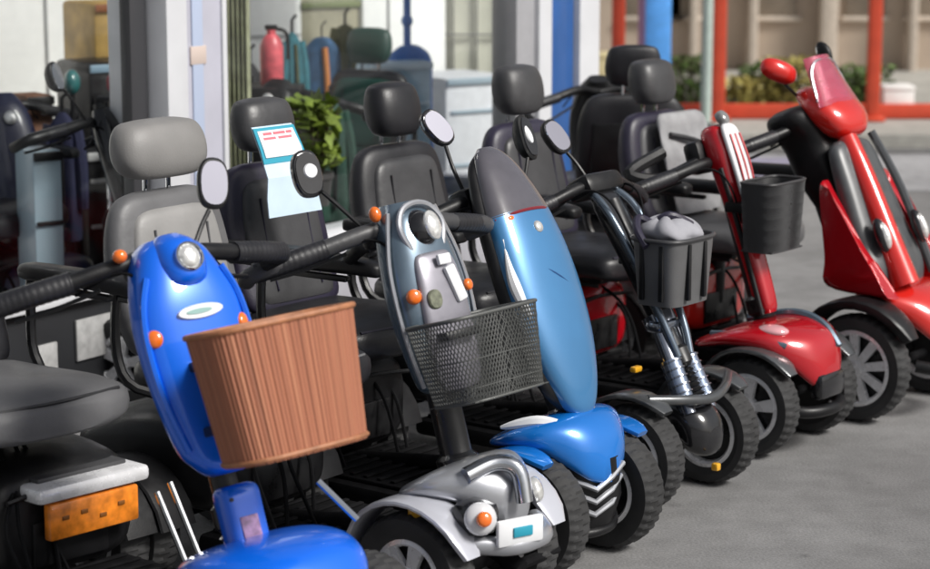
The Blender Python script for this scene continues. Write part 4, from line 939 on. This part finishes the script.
def plant(label, px, py0, py1, Y, cols, n, spread, pot=True, name='potted_plant'):
    p = at(px, py1, Y); top = at(px, py0, Y).z; z0 = max(.03, p.z)
    o = thing(name, label, 'plant', (p.x, Y, z0 - .01)); rnd = random.Random(int(px))
    a = MB(); st = MB(); H = top - z0
    for i in range(n):
        th = rnd.uniform(0, 6.283); rr = spread * math.sqrt(rnd.random()); hh = H * rnd.uniform(.15, 1)
        b0 = V((rr * .3 * math.cos(th), rr * .3 * math.sin(th), .0)); tip = V((rr * math.cos(th), rr * math.sin(th), hh))
        if i % 6 == 0: st.tube([b0, (b0 + tip) / 2 + V((0, 0, .02)), tip], .003, 5, smooth=2)
        s_ = rnd.uniform(.012, .03); d = V((rnd.uniform(-1, 1), rnd.uniform(-1, 1), rnd.uniform(-.3, .8))).normalized(); e = d.cross(V((rnd.uniform(-1, 1), rnd.uniform(-1, 1), 1))).normalized()
        a.add([tip - d * s_ * 1.6, tip + e * s_ * .7 + V((0, 0, .004)), tip + d * s_ * 1.6, tip - e * s_ * .7], [[0, 1, 2, 3]])
    a.build('foliage', cols, o); st.build('stem', mat('stem_brown', (.08, .06, .03), .8), o)
    if pot:
        q_ = MB(); q_.lathe([(.001, 0), (.06, 0), (.075, .1), (.08, .1), (.08, .12), (.07, .12), (.001, .11)], (0, 0, -.1), (0, 0, 1), 24, closed=False); q_.build('pot', mat('pot_dark', (.05, .05, .05), .5), o)
    return o
LEAFY = mat('yellow_green_leaf', (.14, .2, .02), .6, noise=.4, nscale=30)
LEAFG = mat('green_leaf', (.08, .14, .03), .6, noise=.5, nscale=20)
LEAFO = mat('dull_yellow_leaf', (.35, .3, .08), .6, noise=.4, nscale=20)
plant('green leafy plant inside the shop behind the information card', 312, 95, 175, 7.95, LEAFY, 420, .1)
def clothes():
    p = at(322, 60, 9.3); o = thing('hanging_jacket', 'blue jacket with orange edge hanging near the shop cupboard', 'jacket', (p.x, 9.3, 0))
    a = MB(); a.loft([ring((0, 0, z), (1, 0, 0), (0, 1, 0), w, .035, 2.6) for z, w in interp([(.55, .07), (.62, .085), (.85, .08), (.95, .075), (1.0, .04), (1.01, .02)], 4)]); a.build('jacket_body', mat('denim_blue', (.04, .1, .2), .8, noise=.3), o)
    a = MB(); a.tube([(.02, -.036, .6), (.025, -.038, .8), (.015, -.036, .97)], .012, 8, smooth=3); a.build('orange_edge', mat('orange_cloth', (.6, .22, .06), .7), o)
    a = MB(); a.tube([(0, 0, 1.0), (0, 0, 1.06), (.02, 0, 1.08)], .004, 6); a.tube([(0, 0, .03), (0, 0, .56)], .012, 8); a.lathe([(.001, 0), (.1, 0), (.1, .015), (.001, .02)], (0, 0, .025), (0, 0, 1), 20, closed=False); a.build('coat_stand', STEEL, o)
clothes()
def garment(name, label, cat, px, py0, py1, Y, w, m, trim, rot=.5):
    p = at(px, py0, Y); zb = max(.08, at(px, py1, Y).z); h = p.z - zb
    o = thing(name, label, cat, (p.x, Y, 0), rot, 'clothes hanging inside the shop')
    rnd = random.Random(int(px)); ph = rnd.uniform(0, 6)
    a = MB(); rg = []
    for t, k in interp([(0, .95), (.15, 1), (.6, .88), (.86, .8), (.95, .5), (1, .15)], 4):
        rg.append([q + V((0, .012 * math.sin(i * .9 + ph) * (1 - t), 0)) for i, q in enumerate(ring((0, 0, zb + h * t), (1, 0, 0), (0, 1, 0), w * k, .035 * k + .004, 2.4, 32))])
    a.loft(rg); B = a.build('garment_body', m, o, 60)
    a = MB(); a.tube([(.0, -.04, zb + h * .1), (.004, -.043, zb + h * .5), (0, -.035, zb + h * .88)], .006, 6, smooth=3); a.build('front_edge', trim, B)
    for s_ in (-1, 1):
        a = MB(); a.tube([(s_ * w * .7, 0, zb + h * .9), (s_ * w * 1.05, -.01, zb + h * .6), (s_ * w * 1.1, -.015, zb + h * .25)], lambda t: .028 - .008 * t, 8, smooth=4); a.build('sleeve', m, o)
    a = MB(); a.tube([(0, 0, .03), (0, 0, p.z), (0, 0, p.z + .05), (.02, 0, p.z + .07)], .007, 8); a.lathe([(.001, 0), (.1, 0), (.1, .012), (.001, .018)], (0, 0, .022), (0, 0, 1), 20, closed=False); a.build('coat_stand', STEEL, o)
DG = mat('bottle_green_cloth', (.015, .05, .035), .85, noise=.3); OLV = mat('olive_cloth', (.09, .09, .035), .85, noise=.3)
garment('hanging_coat', 'teal coat hanging just right of the pinkish red cylinder', 'coat', 292, 32, 130, 9.1, .045, mat('teal_cloth', (.03, .13, .16), .85, noise=.3), OLV)
garment('hanging_coat', 'olive coat hanging in front of the brown and olive cupboard', 'coat', 345, 24, 75, 9.9, .06, OLV, DG)
garment('hanging_coat', 'bottle green coat hanging behind the leafy plant', 'coat', 330, 100, 220, 8.45, .075, DG, BLK)
garment('hanging_coat', 'black coat hanging just left of the pinkish red cylinder', 'coat', 250, 62, 170, 8.9, .05, mat('black_cloth', (.012, .012, .014), .85), VDG)
garment('hanging_coat', 'black coat hanging beside the narrow frame left of the lilac pillar', 'coat', 143, 118, 240, 7.8, .07, mat('black_cloth', (.012, .012, .014)), VDG, 0)
garment('hanging_coat', 'navy coat hanging below the brown carton at the left edge', 'coat', 62, 112, 240, 7.75, .06, mat('navy_cloth', (.012, .014, .045), .85), BLK, 0)
cab('display_box', 'pale grey box on the floor behind the middle shop window', 'box', 440, 500, 200, 260, 9.3, .2, GP, mat('blue_grey_trim', (.3, .38, .44)), 1)
cab('cabinet', 'dark rack standing behind the small teal helmet', 'rack', 88, 128, 150, 250, 7.9, .2, BLK, mat('grey_bar', (.4, .4, .4), .5), 3)
def trolley():
    p = at(128, 205, 7.35); o = thing('shopping_trolley', 'low black wheeled shopping trolley inside the left window', 'trolley', (p.x, 7.6, .02), .4)
    a = MB(); a.box((0, 0, .3), (.24, .18, .42), .04); B = a.build('trolley_bag', mat('black_cloth', (.012, .012, .014)), o); a = MB(); a.box((0, -.094, .25), (.16, .012, .16), .01); a.build('pocket', VDG, B)
    a = MB(); a.tube([(-.08, .08, .1), (-.08, .1, .62), (.08, .1, .62), (.08, .08, .1)], .008, 8, smooth=1); a.build('handle', CHR, o)
    for q in (-.12, .12):
        a = MB(); a.lathe([(.001, -.01), (.06, -.01), (.06, .01), (.001, .01)], (q, .06, .06), (1, 0, 0), 20, closed=False); a.build('wheel', RUB, o)
trolley()
def left_bits():
    # a red bag, a teal ball helmet, a brown box, a pale screen
    p = at(113, 92, 8.0); o = thing('red_bag', 'dark red bag on the black shelf unit', 'bag', (p.x, 8.15, p.z - .02))
    a = MB(); a.ell((0, 0, .04), (.045, .04, .04), e=2.8); a.build('bag_body', mat('dark_red_cloth', (.3, .01, .03), .6, noise=.3), o)
    a = MB(); a.tube([(-.02, 0, .075), (0, 0, .1), (.02, 0, .075)], .005, 6, smooth=4); a.build('handle', BLK, o)
    a = MB(); a.box((0, .0, -.02), (.16, .14, .03), .004); a.build('tray', BLK, o)
    p = at(72, 82, 7.9); o = thing('helmet', 'small teal helmet on a thin black stand by the left window', 'helmet', (p.x, 7.9, 0))
    a = MB(); a.ell((0, 0, p.z), (.03, .04, .045)); a.build('shell', mat('teal_paint', (.02, .12, .12), .35, coat=.5), o); a = MB(); a.tube([(0, 0, .02), (0, 0, p.z - .03)], .01, 8); a.lathe([(.001, 0), (.09, 0), (.09, .012), (.001, .018)], (0, 0, .022), (0, 0, 1), 20, closed=False); a.build('stand_pole', BLK, o)
    for px0, px1, py, Y, m, lb in ((28, 52, 95, 7.9, mat('brown_card', (.14, .06, .03), .7, noise=.3), 'brown carton on its side at the left edge of the window'), (34, 60, 150, 7.2, mat('pale_blue_screen', (.35, .45, .52), .3), 'pale blue screen unit low in the left window')):
        cab('display_box', lb, 'box', px0, px1, py, py + 30, Y, .15, m, BLK, 1)
    o, B, w, zt, zb = stand('glare_board', 'white board added for overexposed glare behind the left window', 'board', -40, 92, -30, 80, 9.3, .05, WHITEB)  # white boards added to give the overexposed interior, turned towards the sun
    a = MB(); a.box((w * .12, -.005, zt - .35), (.012, .01, .5), .002); a.build('board_frame', mat('grey_bar', (.4, .4, .4), .5), o)
    o, B, w, zt, zb = stand('glare_board', 'white board added for overexposed glare behind the pinkish red cylinder', 'board', 236, 300, -30, 80, 10.2, .05, WHITEB)
    a = MB(); a.box((0, -.005, zt - .3), (w * .9, .01, .012), .002); a.build('board_frame', mat('grey_bar', (.4, .4, .4), .5), o)
    o, B, w, zt, zb = stand('glare_board', 'white board added for overexposed glare beside the blue domed display stand', 'board', 364, 446, -30, 70, 10.6, .05, WHITEB)
    a = MB(); a.box((-w * .2, -.005, zt - .3), (.01, .01, .4), .002); a.build('board_frame', mat('grey_bar', (.4, .4, .4), .5), o)
left_bits()

# ------------------------------------------------------------------ across the street
REDP = mat('red_orange_paint', (.6, .07, .03), .5, noise=.12, nscale=8)
def xat(px, Y): return (px - 465) / 2200 * Y * 1.0 / math.cos(TL) * 1.0
# far building
fb = thing('building', 'brown-grey building with pale columns across the street', 'building', (0, 19, 0))
a = MB(); a.box((6, .3, 3), (30, .4, 5.9), 0); a.build('wall', mat('brown_grey_render', (.42, .34, .27), .8, noise=.25, nscale=.9), fb)
for px in (822, 690, 748, 905):
    a = MB(); x = xat(px, 18.9) * 1.0; a.box((x, -.02, 3), (.14 if px == 822 else .07, .18, 5.88), .01); a.build('column', mat('pale_stone', (.6, .52, .44), .7, noise=.1), fb)
for px, w in ((650, .5), (680, .3), (770, .4), (860, .35), (925, .4)):
    a = MB(); x = xat(px, 18.9); a.box((x, .09, 1.3), (w, .04, 1.5), .01); f_ = a.build('window', mat('brown_window', (.22, .18, .14), .4, noise=.3, nscale=3), fb)
    a = MB(); a.box((x, .07, .53), (w + .06, .06, .04), .008); a.build('sill', mat('pale_stone', (.6, .52, .44)), f_)
# red guard frames
rb = thing('guard_rail', 'long low red rail on the kerb across the street', 'guard rail', (0, 14.9, .09))
a = MB(); a.box((3.1, 0, .055), (5.0, .07, .10), .01); a.build('rail', REDP, rb)
for i, (px, lb) in enumerate(((618, 'red post between the white corner post and the scarlet scooter seat'), (719, 'red post just right of the pale green pole'), (874, 'red post beside the white box at the right'))):
    x = at(px, 60, 14.75).x; o = thing('red_post', lb, 'post', (x, 14.75, .09), 0, 'red posts across the street')
    a = MB(); a.box((0, 0, 1.3), (.085, .085, 2.6), .008); a.build('shaft', REDP, o); a = MB(); a.box((0, 0, .02), (.15, .15, .03), .006); a.build('foot', REDP, o)
def sbox(name, lb, cat, px0, px1, py0, py1, Y, d, m, lid=None):
    p = at((px0 + px1) / 2, py0, Y); q_ = at((px0 + px1) / 2, py1, Y); w = (px1 - px0) / 2200 * Y
    o = thing(name, lb, cat, (p.x, Y, .09)); zb = 0; h = p.z - .09
    a = MB(); a.box((0, 0, h / 2), (w, d, h - .003), .012); a.build('body', m, o)
    a = MB(); a.box((0, -.003, h - .02), (w * 1.04, d * 1.04, .025), .005); a.build('lid', lid or m, o)
sbox('utility_box', 'white box standing behind the red rail at the right edge', 'utility box', 881, 912, 84, 113, 15.0, .2, WHITEB)
sbox('utility_box', 'pale yellow box left of the red post by the shop corner', 'box', 594, 611, 52, 86, 15.6, .25, mat('pale_yellow', (.7, .62, .35), .5, noise=.1))
sbox('banner', 'upright blue banner beyond the scarlet scooter seat', 'banner', 646, 672, -40, 60, 14.5, .04, mat('banner_blue', (.1, .36, .85), .5, noise=.1), mat('lilac_edge', (.55, .45, .65), .5))
sbox('banner', 'thin pink banner left of the upright blue banner', 'banner', 639, 646, -40, 60, 14.6, .04, mat('banner_pink', (.55, .3, .45), .5))
o = thing('sign_pole', 'pale green-grey pole standing left of the second red post', 'pole', (at(706, 100, 14.2).x, 14.2, .09))
a = MB(); a.tube([(0, 0, 0), (0, 0, 2.6)], .035, 16); a.build('shaft', mat('pale_green_grey', (.42, .5, .46), .4, noise=.08), o); a = MB(); a.lathe([(.001, 0), (.06, 0), (.06, .03), (.04, .05), (.001, .05)], (0, 0, 0), (0, 0, 1), 20, closed=False); a.build('collar', GUN, o)
for i, (px, Y, c_, lb) in enumerate(((600, 15.7, LEAFG, 'green shrub behind the pale yellow box'), (640, 15.8, LEAFO, 'dull yellow shrub left of the blue banner'), (688, 15.8, LEAFG, 'green shrub between the blue banner and the pale green pole'), (745, 15.6, LEAFO, 'dull yellow shrub right of the second red post'), (768, 15.8, LEAFG, 'green shrub in the middle of the far planting'), (792, 15.6, LEAFO, 'dull yellow shrub behind the red scooter mirror'), (838, 15.9, LEAFG, 'green shrub behind the windscreen'), (862, 15.7, LEAFG, 'green shrub left of the third red post'))):
    pl = plant(lb, px, 80 - (i % 3) * 10, 112, Y, c_, 500, .22, pot=False, name='shrub'); pl['group'] = 'shrubs behind the red rail'
    pl.location.z = .09

# ------------------------------------------------------------------ light, sky, camera
w = bpy.data.worlds.new('World'); SC.world = w; w.use_nodes = True; nt = w.node_tree
bg = nt.nodes['Background']; sky = nt.nodes.new('ShaderNodeTexSky'); sky.sky_type = 'NISHITA'; sky.sun_disc = False
EL, AZ = R(42), R(118)      # azimuth clockwise from +Y
sky.sun_elevation = EL; sky.sun_rotation = AZ; sky.air_density = 1.; sky.dust_density = 4; sky.ozone_density = 1
hs = nt.nodes.new('ShaderNodeHueSaturation'); hs.inputs['Saturation'].default_value = .3
nt.links.new(sky.outputs[0], hs.inputs['Color']); nt.links.new(hs.outputs[0], bg.inputs[0]); bg.inputs[1].default_value = .085
L = bpy.data.lights.new('sun', 'SUN'); L.energy = 3.6; L.angle = R(16); L.color = (1, .97, .92)
lo = bpy.data.objects.new('sun', L); COL.objects.link(lo)
sd = V((math.sin(AZ) * math.cos(EL), math.cos(AZ) * math.cos(EL), math.sin(EL)))
lo.rotation_euler = sd.to_track_quat('Z', 'Y').to_euler()
cam = bpy.data.cameras.new('camera'); co = bpy.data.objects.new('camera', cam); COL.objects.link(co); SC.camera = co
cam.sensor_width = 36; cam.lens = 2200 / 930 * 36; cam.clip_end = 1000; cam.clip_start = .05
co.location = (0, 0, 1.62); co.rotation_euler = (R(90) - TL, 0, 0)
cam.dof.use_dof = True; cam.dof.focus_distance = 5.3; cam.dof.aperture_fstop = 3.6
SC.view_settings.view_transform = 'Standard'; SC.view_settings.look = 'None'; SC.view_settings.gamma = 1; SC.view_settings.exposure = 0
SC.render.engine = 'CYCLES'
